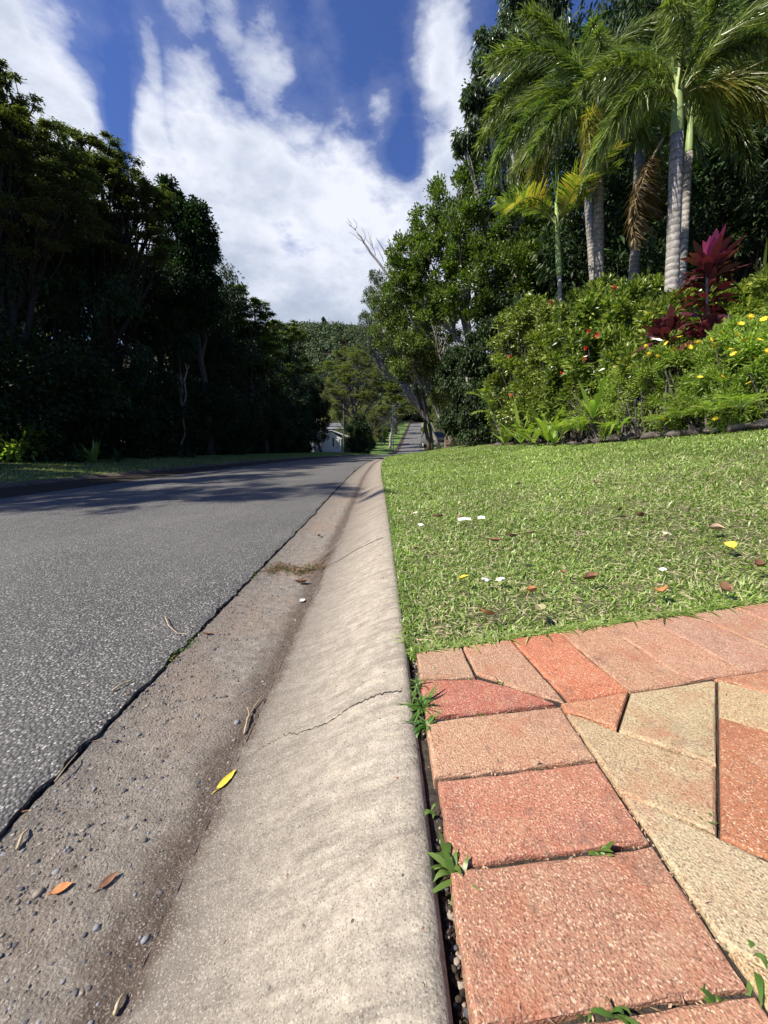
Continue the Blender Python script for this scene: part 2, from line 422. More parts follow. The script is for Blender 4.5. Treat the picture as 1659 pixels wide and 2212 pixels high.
M['palemetal'] = mat_simple('pale_roof', (.60, .63, .65), (.72, .74, .76), 2, .45, .05, .002, .5)
M['greyroof'] = mat_simple('grey_roof', (.10, .10, .105), (.17, .17, .175), 2, .6, .05, .002)
M['darkglass'] = mat_simple('dark_glass', (.015, .018, .022), (.03, .035, .04), 2, .12, 0, .01, .6)
M['blind'] = mat_simple('window_blind', (.55, .58, .65), (.66, .68, .74), 4, .6, 0, .01)
M['pole'] = mat_simple('weathered_pole', (.07, .06, .05), (.13, .115, .10), 12, .9, .5, .005)
M['galv'] = mat_simple('galvanised_steel', (.40, .41, .42), (.52, .53, .54), 12, .5, .1, .002, .5, .3)
M['black'] = mat_simple('black_plastic', (.02, .02, .022), (.035, .035, .037), 12, .5, .1, .002)
M['carpaint'] = mat_simple('grey_paint', (.10, .105, .11), (.12, .125, .13), 3, .25, 0, .01, .6)
M['tyre'] = mat_simple('rubber', (.015, .015, .015), (.03, .03, .03), 30, .9, .3, .004)
M['lamp'] = mat_simple('lamp_glass', (.6, .6, .6), (.75, .75, .75), 3, .15, 0, .01, .6)

def mat_palm_trunk():
    m, t, b, p = new_mat('palm_trunk', .85, .2)
    sp = t.add('ShaderNodeSeparateXYZ'); t.put(sp.inputs[0], p)
    ring = t.math('SINE', t.math('MULTIPLY', t.math('MULTIPLY_ADD', t.noise(p, 3, 2, .5), .08, sp.outputs[2]), 62))
    n = t.noise(p, 16, 5, .7)
    base = t.mix(t.range(n, .35, .7), (.22, .20, .17), (.50, .47, .42))
    base = t.mix(t.range(ring, .55, 1, 0, .6), base, (.10, .085, .07))
    base = t.mix(t.range(t.noise(p, 5, 4, .7), .55, .68, 0, .7), base, (.09, .075, .06))
    t.put(b.inputs['Base Color'], base)
    h = t.math('MULTIPLY_ADD', ring, -.35, n); t.put(b.inputs['Normal'], t.bump(h, .7, .012))
    return m
M['palm'] = mat_palm_trunk()
M['shaft'] = mat_simple('crownshaft', (.20, .30, .09), (.34, .42, .17), 8, .5, .2, .004)
M['rachis'] = mat_simple('frond_stalk', (.14, .17, .05), (.26, .26, .09), 8, .5, .2, .003)
M['L_broad'] = mat_leaf('broad_leaf', [(.04, .062, .013), (.105, .15, .024), (.23, .28, .055)], .38, .25)
M['L_dark'] = mat_leaf('dark_leaf', [(.014, .028, .010), (.028, .055, .016), (.05, .085, .024)], .5, .14, .22)  # dark foliage, with the left forest's backlit shade put into the colour
M['L_feather'] = mat_leaf('feathery_leaf', [(.045, .06, .018), (.085, .105, .03), (.15, .165, .06)], .5, .32)
M['L_mid'] = mat_leaf('olive_leaf', [(.07, .09, .022), (.13, .145, .035), (.22, .22, .065)], .5, .35)
M['L_gum'] = mat_leaf('drooping_leaf', [(.04, .065, .028), (.08, .12, .055), (.15, .19, .10)], .35, .2)
M['L_hedge'] = mat_leaf('hedge_leaf', [(.04, .065, .012), (.09, .14, .022), (.16, .22, .04), (.27, .34, .065), (.34, .35, .075)], .3, .25)
M['L_ferny'] = mat_leaf('ferny_leaf', [(.13, .18, .028), (.23, .30, .05), (.36, .42, .09)], .5, .38)
M['L_palm'] = mat_leaf('palm_leaflet', [(.05, .09, .02), (.10, .155, .032), (.19, .24, .055), (.34, .38, .13)], .28, .25)
M['L_palmy'] = mat_leaf('yellow_palm_leaflet', [(.08, .12, .02), (.17, .21, .035), (.30, .27, .06), (.30, .19, .05)], .35, .38)
M['L_palmd'] = mat_leaf('dead_palm_leaflet', [(.06, .04, .022), (.13, .09, .045), (.24, .18, .09)], .7, .2, .2, (1.2, 1, .7))
M['L_strap'] = mat_leaf('strap_leaf', [(.14, .22, .04), (.24, .34, .06), (.36, .40, .08)], .35, .4)
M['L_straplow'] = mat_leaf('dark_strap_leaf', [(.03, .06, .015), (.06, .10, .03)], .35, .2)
M['L_purple'] = mat_leaf('purple_leaf', [(.030, .009, .016), (.065, .014, .028), (.11, .03, .035), (.09, .045, .028)], .25, .18, .5, (1.8, .9, 1.0))
M['L_pink'] = mat_leaf('pink_leaf', [(.22, .03, .09), (.40, .07, .18)], .28, .3, .5, (1.3, .9, 1.0))
M['L_hill'] = mat_leaf('hill_forest', [(.045, .065, .030), (.075, .11, .042), (.12, .16, .055)], .6, .1, .3)
def mat_grass():
    m = mat_leaf('grass_blade', [(.08, .125, .022), (.16, .235, .042), (.25, .35, .07), (.37, .45, .14), (.48, .44, .25)], .38, .33, .45)
    return m
M['grass'] = mat_grass()
M['weed'] = mat_leaf('weed_leaf', [(.06, .13, .02), (.12, .22, .04), (.16, .24, .06)], .4, .3)
M['straw'] = mat_simple('dry_stem', (.34, .26, .15), (.50, .42, .28), 60, .8, .3, .002)
M['redfl'] = mat_simple('red_petal', (.60, .045, .035), (.75, .12, .07), 60, .6, 0)
M['orangefl'] = mat_simple('orange_petal', (.62, .16, .08), (.72, .26, .12), 60, .6, 0)
M['yellowfl'] = mat_simple('yellow_petal', (.80, .52, .02), (.85, .64, .05), 60, .6, 0)
M['leafbrown'] = mat_simple('brown_dry_leaf', (.14, .065, .035), (.28, .15, .085), 60, .75, .4, .002)
M['leaftan'] = mat_simple('tan_dry_leaf', (.38, .25, .16), (.52, .36, .24), 60, .75, .4, .002)
M['leaforange'] = mat_simple('orange_dry_leaf', (.45, .17, .06), (.55, .28, .12), 60, .7, .3, .002)
M['leafyellow'] = mat_simple('yellow_dry_leaf', (.72, .50, .03), (.80, .62, .10), 60, .6, .2, .002)
M['leafolive'] = mat_simple('olive_dry_leaf', (.25, .24, .11), (.40, .36, .20), 60, .7, .2, .002)
M['petalwhite'] = mat_simple('white_petal', (.72, .68, .60), (.82, .79, .74), 60, .6, .1, .002)
M['petalcream'] = mat_simple('cream_petal', (.62, .48, .34), (.74, .62, .48), 60, .6, .1, .002)
M['petalpink'] = mat_simple('pink_petal', (.55, .03, .10), (.68, .08, .16), 60, .6, .1, .002)

# ------------------------------------------------------------------ ground, road, kerbs
def struct(name, mb_or_me, mats=None, **kw):
    o = mb_or_me.build(name, mats, **kw) if isinstance(mb_or_me, MB) else link(name, mb_or_me)
    return tag(o, kind='structure')
# base terrain to the horizon (a few centimetres below the finished surfaces)
gx = np.concatenate([-np.geomspace(7, 1500, 34)[::-1], [-4, -2, -.6, .02], np.geomspace(.5, 1500, 40)])
gy = np.concatenate([-np.geomspace(1, 1500, 12)[::-1], np.linspace(0, 100, 80), np.geomspace(102, 2200, 50)])
X, Y = np.meshgrid(gx, gy, indexing='ij'); Yc = np.clip(Y, -9, 690)
Z = ground(X + xk(Yc), Yc) - np.where((X > -6.9) & (X < .1), .16, .05) 
def hillz(x, y):
    """wooded ridge beyond the end of the street"""
    a = 90 * np.exp(-((x + 62) / 150.) ** 2 - ((y - 370) / 105.) ** 2)
    b_ = 55 * np.exp(-((x - 150) / 130.) ** 2 - ((y - 420) / 130.) ** 2)
    c = 40 * np.exp(-((x + 230) / 90.) ** 2 - ((y - 350) / 120.) ** 2)
    return a + b_ + c
V = np.stack([X + xk(Yc), Y, Z], -1).reshape(-1, 3)
m_ = len(gy); i = np.arange(len(gx) - 1)[:, None] * m_; j = np.arange(m_ - 1)[None, :]
F = np.stack([i + j, i + m_ + j, i + m_ + j + 1, i + j + 1], -1).reshape(-1, 4)
struct('ground', mesh_np('ground', V, [F], M['litter'], smooth=True))

ysR = ysteps(-2.5, .1, .1, 1, .2); ysR = np.concatenate([ysR[:-1], ysteps(.1, 1.6, .012, 1.0, .012)[:-1], ysteps(1.6, 260, .013, 1.03, 2.5)])
# asphalt, its ragged edge standing a centimetre proud of the gutter
ds = np.array([-6.25, -6.2, -5.5, -4.6, -3.6, -2.6, -1.6, -.95, -.69, -.65, -.625])
V, F = strip(ds, ysR, .010)
V = V.reshape(len(ysR), len(ds), 3); jit = np.interp(ysR, [0, 3, 12], [.005, .007, .01]) * rng.normal(0, 1, len(ysR))
jit = np.convolve(jit, [.25, .5, .25], 'same') * 1.4
V[:, -1, 0] += jit; V[:, -1, 2] -= .004; V[:, -2, 0] += jit * .5
lipv = V[:, -1, :] - np.array([0.002, 0, .03])
Vr = np.concatenate([V.reshape(-1, 3), lipv]); k = len(ds); n = len(ysR)
li = np.arange(n - 1); lf = np.stack([li * k + k - 1, n * k + li, n * k + li + 1, (li + 1) * k + k - 1], -1)
struct('road', mesh_np('road', Vr, [F, lf], M['asphalt'], smooth=False))
mb = MB()
ds = np.linspace(-.618, -.333, 28); V, F = strip(ds, ysR[ysR < 14], 0)
V[:, 2] += .0012 * rng.normal(size=len(V)) + 0; mb.add(V, F, 0, 'd')
V, F = strip(np.array([-.618, -.46, -.333]), ysR[ysR >= ysR[ysR < 14][-1]], 0); mb.add(V, F, 0, 'd')
V, F = strip(np.array([-.65, -.618]), ysR, -.006); V[::2, 2] -= .02; mb.add(V, F, 0, 'd')
struct('gutter', mb, M['gutter'], smooth=True, col=True)
# kerb: sloping face, rounded crown, vertical back
prof = [(-.333, -.130), (-.315, -.129), (-.27, -.119), (-.2, -.089), (-.14, -.056), (-.09, -.029), (-.06, -.015), (-.035, -.0065), (-.018, -.0025), (-.008, -.005), (-.002, -.012), (0, -.024), (0.001, -.06), (0.001, -.16)]
ysk = ysR; Yk = ysk[:, None]; pd = np.array(prof)
wav = np.interp(ysk, ysk, np.convolve(rng.normal(0, 1, len(ysk)), np.hanning(41) / 20, 'same')) * .0016
Xv = xk(Yk) + pd[None, :, 0] + wav[:, None] * (pd[None, :, 0] > -.03); Zv = zk(Yk) + pd[None, :, 1] + rng.normal(0, .00035, (len(ysk), len(pd)))
V = np.stack([Xv, np.broadcast_to(Yk, Xv.shape), Zv], -1).reshape(-1, 3); k = len(pd)
i = np.arange(len(ysk) - 1)[:, None] * k; j = np.arange(k - 1)[None, :]
F = np.stack([i + j, i + j + 1, i + k + j + 1, i + k + j], -1).reshape(-1, 4)
mb = MB(); mb.add(V, F, 0, 'd')
def kerb_z(x, y):
    d = x - xk(y); return zk(y) + np.interp(d, pd[:12, 0], pd[:12, 1]) if d > -.333 else zk(y) + zoff(d)
def on_concrete(px, py):
    d = ray(px, py); a, b_ = .2, 60
    t = .2
    while t < 60:
        p = np.array([0, 0, CAMZ]) + d * t
        if p[2] < kerb_z(p[0], p[1]): break
        t += .004
    return np.array([p[0], p[1], kerb_z(p[0], p[1])])
def crack(pts, w0, w1, lift=.0012):
    P = np.array([on_concrete(*q) for q in pts]); s = np.linspace(0, 1, 60)
    cum = np.r_[0, np.cumsum(np.linalg.norm(np.diff(P, axis=0), axis=1))]; cum /= cum[-1]
    Q = np.stack([np.interp(s, cum, P[:, a]) for a in range(3)], -1); Q[:, 1] += rng.normal(0, .0022, 60); 
    Q[:, 2] = [kerb_z(q[0], q[1]) + lift for q in Q]
    wd = np.interp(s, [0, .5, 1], [w0, (w0 + w1) / 2, w1]) * rng.uniform(.4, 1.5, 60)
    a = Q + np.c_[np.zeros(60), wd / 2, np.zeros(60)]; b_ = Q - np.c_[np.zeros(60), wd / 2, np.zeros(60)]
    V = np.concatenate([a, b_]); i = np.arange(59); return V, np.stack([i, i + 60, i + 61, i + 1], -1)
V, F = crack([(868, 1496), (820, 1503), (760, 1528), (715, 1560), (660, 1580), (610, 1592)], .0035, .0012); mb.add(V, F, 1)
V, F = crack([(610, 1592), (565, 1618), (535, 1638)], .0012, .0008); mb.add(V, F, 1)
for (a, b_, wd) in (((828, 1162), (706, 1222), .012),):
    V, F = crack([a, ((a[0] + b_[0]) / 2, (a[1] + b_[1]) / 2 - 3), b_], wd, wd * .5); mb.add(V, F, 1)
for yy in (4.6, 7.0, 9.4, 11.8, 14.2):
    Q = [(xk(yy) + dd, yy + .02 * dd) for dd in np.linspace(-.31, -.01, 10)]
    A = np.array([[x, y - .005, kerb_z(x, y) + .0015] for x, y in Q] + [[x, y + .005, kerb_z(x, y) + .0015] for x, y in Q]); i = np.arange(9)
    mb.add(A, np.stack([i, i + 1, i + 11, i + 10], -1), 1)
struct('kerb', mb, [M['kerb'], M['crack']], smooth=True, col=True)
# far side kerb
mb = MB(); ysl = ysteps(-2, 260, .3, 1.02, 3)
V, F = strip(np.array([-6.84, -6.80, -6.74, -6.65, -6.52, -6.38, -6.25, -6.22]), ysl, .004); mb.add(V, F)
struct('kerb_far', mb, mat_simple('old_kerb', (.07, .05, .04), (.19, .145, .115), 5, .95, .5, .01), smooth=True)
# driveway bed, verges
def lawn_edge_y(x): return .80 + .147 * (x - .055)
mb = MB(); ds = np.concatenate([np.array([.012]), np.linspace(.05, 3.9, 40)])
ysv = ysteps(.3, 60, .06, 1.03, 1.2)
V, F = strip(ds, ysv, -.012)
V[:, 1] = np.where(V[:, 1] < lawn_edge_y(V[:, 0]) + .0, np.maximum(V[:, 1], 0) * 0 + lawn_edge_y(V[:, 0]) - (.0), V[:, 1])
mb.add(V, F)
struct('lawn', mb, M['thatch'], smooth=True)
mb = MB(); V, F = strip(np.array([-30, -14, -9.6, -8.3, -6.84]), ysteps(-2, 50, .3, 1.02, 1.5), .004); mb.add(V, F)
struct('verge', mb, M['thatch'], smooth=True)
mb = MB(); V, F = strip(np.array([-14, -12, -9.6, -8.3, -6.84]), ysteps(50, 240, 1, 1.02, 3), .03); mb.add(V, F)
V, F = strip(np.array([0.01, 1, 2, 3.2, 4.5]), ysteps(58, 240, 1, 1.02, 3), .03); mb.add(V, F)
struct('verge_far', mb, M['farlawn'], smooth=True)
mb = MB(); V, F = strip(np.array([3.85, 4.2, 4.8, 6, 8, 12, 20]), ysteps(-1, 60, .3, 1.02, 1.5), .004); V[:, 2] += rng.normal(0, .008, len(V)); mb.add(V, F)
struct('garden_bed', mb, M['soil'], smooth=True)

# ------------------------------------------------------------------ driveway of clay pavers
def clip(poly, n, c):     # keep n.p <= c
    out = []
    for a, b_ in zip(poly, poly[1:] + poly[:1]):
        da = n[0] * a[0] + n[1] * a[1] - c; db = n[0] * b_[0] + n[1] * b_[1] - c
        if da <= 0: out.append(a)
        if da * db < 0:
            s = da / (da - db); out.append((a[0] + s * (b_[0] - a[0]), a[1] + s * (b_[1] - a[1])))
    return out
def inset(poly, d):
    for _ in (0,):
        n = len(poly); A = sum(poly[i][0] * poly[(i + 1) % n][1] - poly[(i + 1) % n][0] * poly[i][1] for i in range(n))
        if A < 0: poly = poly[::-1]
    q = list(poly)
    for a, b_ in zip(poly, poly[1:] + poly[:1]):
        ex, ey = b_[0] - a[0], b_[1] - a[1]; l = math.hypot(ex, ey)
        if l < 1e-6: continue
        nx, ny = ey / l, -ex / l
        q = clip(q, (nx, ny), nx * a[0] + ny * a[1] - d)
        if len(q) < 3: return []
    return q
def area(p): return abs(sum(p[i][0] * p[(i + 1) % len(p)][1] - p[(i + 1) % len(p)][0] * p[i][1] for i in range(len(p)))) / 2
def drive_z(x, y): return .072 * max(x - .05, 0) + .07 * max(x - 1.1, 0) - .002
drive = MB(); prs = random.Random(5)
def subdiv(poly, mx=.02):
    out = []
    for a, b_ in zip(poly, poly[1:] + poly[:1]):
        l = math.hypot(b_[0] - a[0], b_[1] - a[1]); k = max(1, int(l / mx))
        for s in range(k): out.append((a[0] + (b_[0] - a[0]) * s / k, a[1] + (b_[1] - a[1]) * s / k))
    return out
def paver(poly, tone, gap=.0022, low=0):
    tone = (tone[0] * 1.08 * prs.uniform(.95, 1.05), tone[1] * 1.20, tone[2] * 1.12)
    p0 = inset(poly, gap)
    if len(p0) < 3 or area(p0) < .0004: return
    p0 = subdiv(p0, .02 if p0[0][0] < 1.3 and p0[0][1] > .1 else .12); n = len(p0); cx = sum(p[0] for p in p0) / n; cy = sum(p[1] for p in p0) / n
    tx, ty = prs.gauss(0, .008), prs.gauss(0, .008); lift = prs.gauss(0, .0007) - low
    zf = lambda x, y: drive_z(x, y) + lift + tx * (x - cx) + ty * (y - cy)
    rings = []
    for (ins, dz) in ((0, -.06), (0, -.0042), (.0012, -.0016), (.0034, 0)):
        row = []
        for (x, y) in p0:
            l = math.hypot(cx - x, cy - y); k = ins * 1.25 / max(l, 1e-4); jx = prs.gauss(0, .0007) if dz > -.05 else 0
            xx = x + (cx - x) * k + jx; yy = y + (cy - y) * k + jx; row.append((xx, yy, zf(xx, yy) + dz))
        rings.append(row)
    V = [v for r_ in rings for v in r_] + [(cx, cy, zf(cx, cy))]; F4 = []; F3 = []
    for r_ in range(3):
        for i in range(n): F4.append([r_ * n + i, r_ * n + (i + 1) % n, (r_ + 1) * n + (i + 1) % n, (r_ + 1) * n + i])
    for i in range(n): F3.append([3 * n + i, 3 * n + (i + 1) % n, 4 * n])
    drive.add(V, [np.array(F4), np.array(F3)], 0, tone)
SAL = (.42, .225, .15); RED = (.42, .125, .09); SAND = (.45, .325, .185); ORG = (.45, .195, .11); PINK = (.42, .215, .155)
# course along the kerb
yl = [.582, .466, .350, .230, .112, -.008, -.128, -.25, -.37, -.49, -.61, -.73]
cols = [(.44, .235, .155), (.43, .17, .115), (.40, .18, .12), (.43, .2, .13), SAL, RED, SAL, (.43, .2, .13), SAL, PINK, RED]
for i in range(11):
    y1, y0 = yl[i], yl[i + 1]
    xl = .069 + (.003 if i % 2 else 0)
    paver([(xl, y0 + .0), (.3035, y0 + .014), (.3035, y1 + .014), (xl, y1)], cols[i], .0016 if i not in (1, 2) else .003)
# mitred red corner and the header course along the lawn
paver([(.070, .585), (.302, .600), (.25, .648), (.185, .690), (.071, .697)], RED)
e1 = (math.cos(R(8)), math.sin(R(8))); e2 = (math.sin(R(6.5)), -math.cos(R(6.5)))
O = (.295, lawn_edge_y(.295))
hc = {-2: (.39, .22, .15), -1: (.40, .21, .14), 0: (.50, .155, .085), 1: (.43, .21, .135), 2: (.43, .215, .145), 3: PINK, 4: (.42, .22, .15), 5: (.42, .19, .13), 6: SAL}
for k in range(-2, 26):
    a = (O[0] + e1[0] * .118 * k, O[1] + e1[1] * .118 * k); b_ = (a[0] + e1[0] * .118, a[1] + e1[1] * .118)
    if k == -2: a = (.071, lawn_edge_y(.071))
    q = [a, b_, (b_[0] + e2[0] * .232, b_[1] + e2[1] * .232), (a[0] + e2[0] * .232, a[1] + e2[1] * .232)]
    if k == -2: q = [a, b_, (.182, .692), (.071, .700)]
    if k == -1: q = [a, b_, (.318, .608), (.304, .601), (.25, .650), (.185, .693)]
    paver(q, hc.get(k) or prs.choice([SAL, PINK, (.44, .20, .13), (.42, .24, .16)]))
# herringbone field
A_ = (math.cos(R(50)), math.sin(R(50))); B_ = (math.sin(R(50)), -math.cos(R(50))); K = (.378, .367); u_ = .118
inner_n = (-math.sin(R(8)), math.cos(R(8))); ip = (.304, .602); inner_c = inner_n[0] * ip[0] + inner_n[1] * ip[1]
special = {(0, -2): (.43, .30, .185), (1, -1): (.46, .33, .20), (0, 0): (.40, .15, .08), (-1, -1): (.47, .34, .22), (1, -3): ORG, (2, 0): (.45, .31, .18), (-2, 0): (.45, .30, .17)}
for i in range(-30, 30):
    for j in range(-30, 30):
        c = (i + j) % 4
        if c == 0: di, dj = 2, 1
        elif c == 2: di, dj = 1, 2
        else: continue
        q = []
        for (s, r_) in ((0, 0), (di, 0), (di, dj), (0, dj)):
            a = (i + s) * u_; b2 = (j + r_) * u_; q.append((K[0] + A_[0] * a + B_[0] * b2, K[1] + A_[1] * a + B_[1] * b2))
        q = clip(q, (-1, 0), -.304); q = clip(q, inner_n, inner_c) if len(q) > 2 else []
        q = clip(q, (1, 0), 3.1) if len(q) > 2 else []; q = clip(q, (0, -1), .72) if len(q) > 2 else []
        if len(q) < 3: continue
        tone = special.get((i, j)) or prs.choice([SAND, SAND, (.45, .28, .16), SAL, (.40, .16, .09), (.48, .34, .19)])
        paver(q, tone, .0018)
struct('driveway', drive, M['paver'], col=True)
mb = MB(); xs = np.r_[np.linspace(.055, 1.7, 100), np.linspace(1.75, 3.85, 20)]; ys = np.linspace(-1.6, 1.3, 110); X, Y = np.meshgrid(xs, ys, indexing='ij')
Z = .072 * np.maximum(X - .05, 0) + .07 * np.maximum(X - 1.1, 0) - .0085 + rng.normal(0, .0016, X.shape) - np.where(X < .078, .022 + .012 * np.sin(Y * 9), 0)
Z = Z - np.where(Y > lawn_edge_y(X) + .01, .03, 0)
V = np.stack([X, Y, Z], -1).reshape(-1, 3); i = np.arange(119)[:, None] * 110; j = np.arange(109)[None, :]
mb.add(V, np.stack([i + j, i + 110 + j, i + 110 + j + 1, i + j + 1], -1).reshape(-1, 4))
struct('paving_bed', mb, M['sand'], smooth=True)

# ------------------------------------------------------------------ grass
def grass_blades(x, y, L, Wd, r, tuft=.4, segs=3):
    n = len(x); z = ground(x, y) - .012
    a = r.uniform(0, 2 * np.pi, n); e = r.uniform(R(18), R(72), n)
    D = np.stack([np.cos(a) * np.cos(e), np.sin(a) * np.cos(e), np.sin(e)], -1)
    N = unit(np.stack([-np.cos(a) * np.sin(e), -np.sin(a) * np.sin(e), np.cos(e)], -1) + r.normal(0, .35, (n, 3)))
    C = np.stack([x, y, z], -1)
    if segs == 1: return leafq(C, D, N, L, Wd, .05, .25)
    return blades(C, D, N, L, Wd, r.uniform(.2, .9, n), prof=(.6, 1, .75, .05) if segs == 3 else (.7, 1, .05))
gm = MB(); r_ = np.random.default_rng(3)
def lawn_zone(y0, y1, dmax, dens, L, Wd, segs):
    n = int((y1 - y0) * dmax * dens); x = r_.uniform(.0, dmax, n); y = r_.uniform(y0, y1, n); x = x + xk(y)
    keep = (x < y * 1.02 + 1.7) & (y > lawn_edge_y(x) + .004)
    patch = np.sin(x * 5.1 + np.sin(y * 3.3) * 2) * np.sin(y * 4.3 + x * 1.7)
    p2 = np.sin(x * 13.1 + 2 * np.sin(y * 9.3)) * np.sin(y * 11.7 + 2.2 * np.sin(x * 7.1)) + .6 * np.sin(x * 31 + y * 17) * np.sin(y * 27 - x * 13)
    keep &= r_.uniform(0, 1, n) < .72 + .28 * patch + .30 * p2 * np.clip(3.2 - y, .25, 1)
    x, y = x[keep], y[keep]; n = len(x)
    sc = np.exp(r_.normal(0, .28, n))
    gm.add(*grass_blades(x, y, L * sc, Wd * r_.uniform(.6, 1.25, n), r_, segs=segs))
lawn_zone(.75, 1.5, 3.2, 27000, .033, .0044, 3)
lawn_zone(1.5, 2.6, 3.9, 15000, .041, .0058, 3)
lawn_zone(2.6, 4.6, 3.9, 7500, .048, .0078, 2)
lawn_zone(4.6, 9, 3.9, 3900, .058, .0115, 2)
lawn_zone(9, 30, 3.9, 1900, .065, .017, 1)
# lusher, darker fringe where the lawn meets pavers and kerb
n = 5200; x = r_.uniform(.06, 1.5, n); y = lawn_edge_y(x) + np.abs(r_.normal(0, .035, n)) + .002
gm.add(*grass_blades(x, y, .034 * np.exp(r_.normal(0, .3, n)), .0034, r_))
n = 1500; x = r_.uniform(.06, 2.2, n); y = lawn_edge_y(x) + r_.uniform(-.004, .02, n)      # runners leaning over the pavers
V, F = grass_blades(x, y, .040 * np.exp(r_.normal(0, .35, n)), .0036, r_); V = V.reshape(n, -1, 3); off = V - V[:, :1]; off[..., 1] = -np.abs(off[..., 1]) * r_.uniform(.2, 1.2, n)[:, None]; V = (V[:, :1] + off).reshape(-1, 3); V[:, 2] = np.maximum(V[:, 2], .072 * np.maximum(V[:, 0] - .05, 0) + .07 * np.maximum(V[:, 0] - 1.1, 0) + .002); gm.add(V, F)
n = 2200; y = lawn_edge_y(.06) + r_.uniform(0, 5, n); x = xk(y) + r_.uniform(0, .02, n)      # and over the kerb
V, F = grass_blades(x, y, (.034 + .004 * y) * np.exp(r_.normal(0, .35, n)), .0036 + .0008 * y[0] * 0, r_); V = V.reshape(n, -1, 3); off = V - V[:, :1]; off[..., 0] = -np.abs(off[..., 0]) * r_.uniform(.2, 1.0, n)[:, None]; V = (V[:, :1] + off).reshape(-1, 3); V[:, 2] = np.maximum(V[:, 2], .004); gm.add(V, F)
n = 5200; y = lawn_edge_y(.06) + r_.uniform(0, 6, n) ** 1.0; x = xk(y) + r_.uniform(-.006, .05, n)
a = r_.uniform(-1, 1, n)
gm.add(*grass_blades(x, y, (.03 + .003 * y) * np.exp(r_.normal(0, .3, n)), .0032 + .0009 * y, r_))
o = gm.build('grass', M['grass']); tag(o, 'broad bladed green lawn between the kerb and the garden bed', 'grass', kind='stuff')
# grass of the verge across the road
gm = MB()
n = 95000; y = r_.uniform(4.5, 52, n); x = xk(y) + r_.uniform(-9.9, -6.78, n)
gm.add(*grass_blades(x, y, .07 * np.exp(r_.normal(0, .3, n)), .013, r_, segs=1))
o = gm.build('verge_grass', M['grass']); tag(o, 'shaded strip of grass beside the far kerb under the trees', 'grass', kind='stuff')
# dry clippings between the blades
gm = MB(); n = 16000; y = .82 + r_.uniform(0, 1, n) ** 1.6 * 2.6; x = r_.uniform(.07, 2.6, n); k = (y > lawn_edge_y(x) + .01); x, y = x[k], y[k]; n = len(x)
C = np.stack([x, y, ground(x, y) + r_.uniform(-.004, .018, n)], -1); D = rdir(n, r_); D[:, 2] *= .3
gm.add(*leafq(C, D, rdir(n, r_), .02 * np.exp(r_.normal(0, .4, n)), .0022, .1, .1))
o = gm.build('dry_clippings', M['straw']); tag(o, 'dry pale clippings lying through the near lawn', 'clippings', kind='stuff')

# ------------------------------------------------------------------ tree building
def crown(mb, blobs, n_leaf, L, Wd, r, style='broad', clump=.2, mi=0, fill=.55):
    """blobs: (x,y,z,rx,ry,rz). leaves gathered in clumps near the surface of each blob"""
    B = np.array(blobs, float); ar = (B[:, 3] * B[:, 4] * B[:, 5]) ** (2 / 3); ar = ar / ar.sum()
    tips = []
    for bl, w_ in zip(B, ar):
        nl = max(60, int(n_leaf * w_)); R3 = bl[3:6]; rm = R3.mean()
        nc = max(8, int(26 * (1 if rm < 3 else 1.5) * (.2 / clump) ** 1.5))
        d = rdir(nc, r); rad = r.uniform(fill, 1.0, nc) ** .7
        cc = bl[:3] + d * R3 * rad[:, None]; cc[:, 2] -= 0
        rc = rm * clump * r.uniform(.6, 1.35, nc)
        idx = r.integers(0, nc, nl)
        o_ = r.normal(size=(nl, 3)) * rc[idx][:, None] * np.array([.62, .62, .62 if style != 'plate' else .16])
        o_ = np.clip(o_, -1.9 * rc[idx][:, None], 1.9 * rc[idx][:, None])
        C = cc[idx] + o_
        outd = unit(unit(o_) * .9 + d[idx] * .4)
        if style == 'broad':
            D = unit(outd + r.normal(0, .6, (nl, 3)) + np.array([0, 0, -.1])); N = unit(outd * .5 + np.array([0, 0, .9]) + r.normal(0, .5, (nl, 3)))
            g = leafq(C, D, N, L * r.uniform(.7, 1.3, nl), Wd, .12, .15)
        elif style == 'droop':
            D = unit(r.normal(0, .45, (nl, 3)) + np.array([0, 0, -.8]) + outd * .5); N = rdir(nl, r)
            g = leafq(C, D, N, L * r.uniform(.7, 1.3, nl), Wd, .1, .1)
        elif style == 'up':
            D = unit(outd + r.normal(0, .4, (nl, 3)) + np.array([0, 0, .55])); N = unit(outd * .4 + np.array([0, 0, .7]) + r.normal(0, .45, (nl, 3)))
            g = leafq(C, D, N, L * r.uniform(.7, 1.3, nl), Wd, .18, .1)
        else:   # plate: feathery flat sprays
            D = unit(r.normal(0, 1, (nl, 3)) * np.array([1, 1, .25]) + outd * .4); N = unit(np.array([0, 0, 1.]) + r.normal(0, .35, (nl, 3)))
            g = leafq(C, D, N, L * r.uniform(.7, 1.3, nl), Wd, .05, .2)
        mb.add(*g, mi)
        tips.append(cc)
    return tips
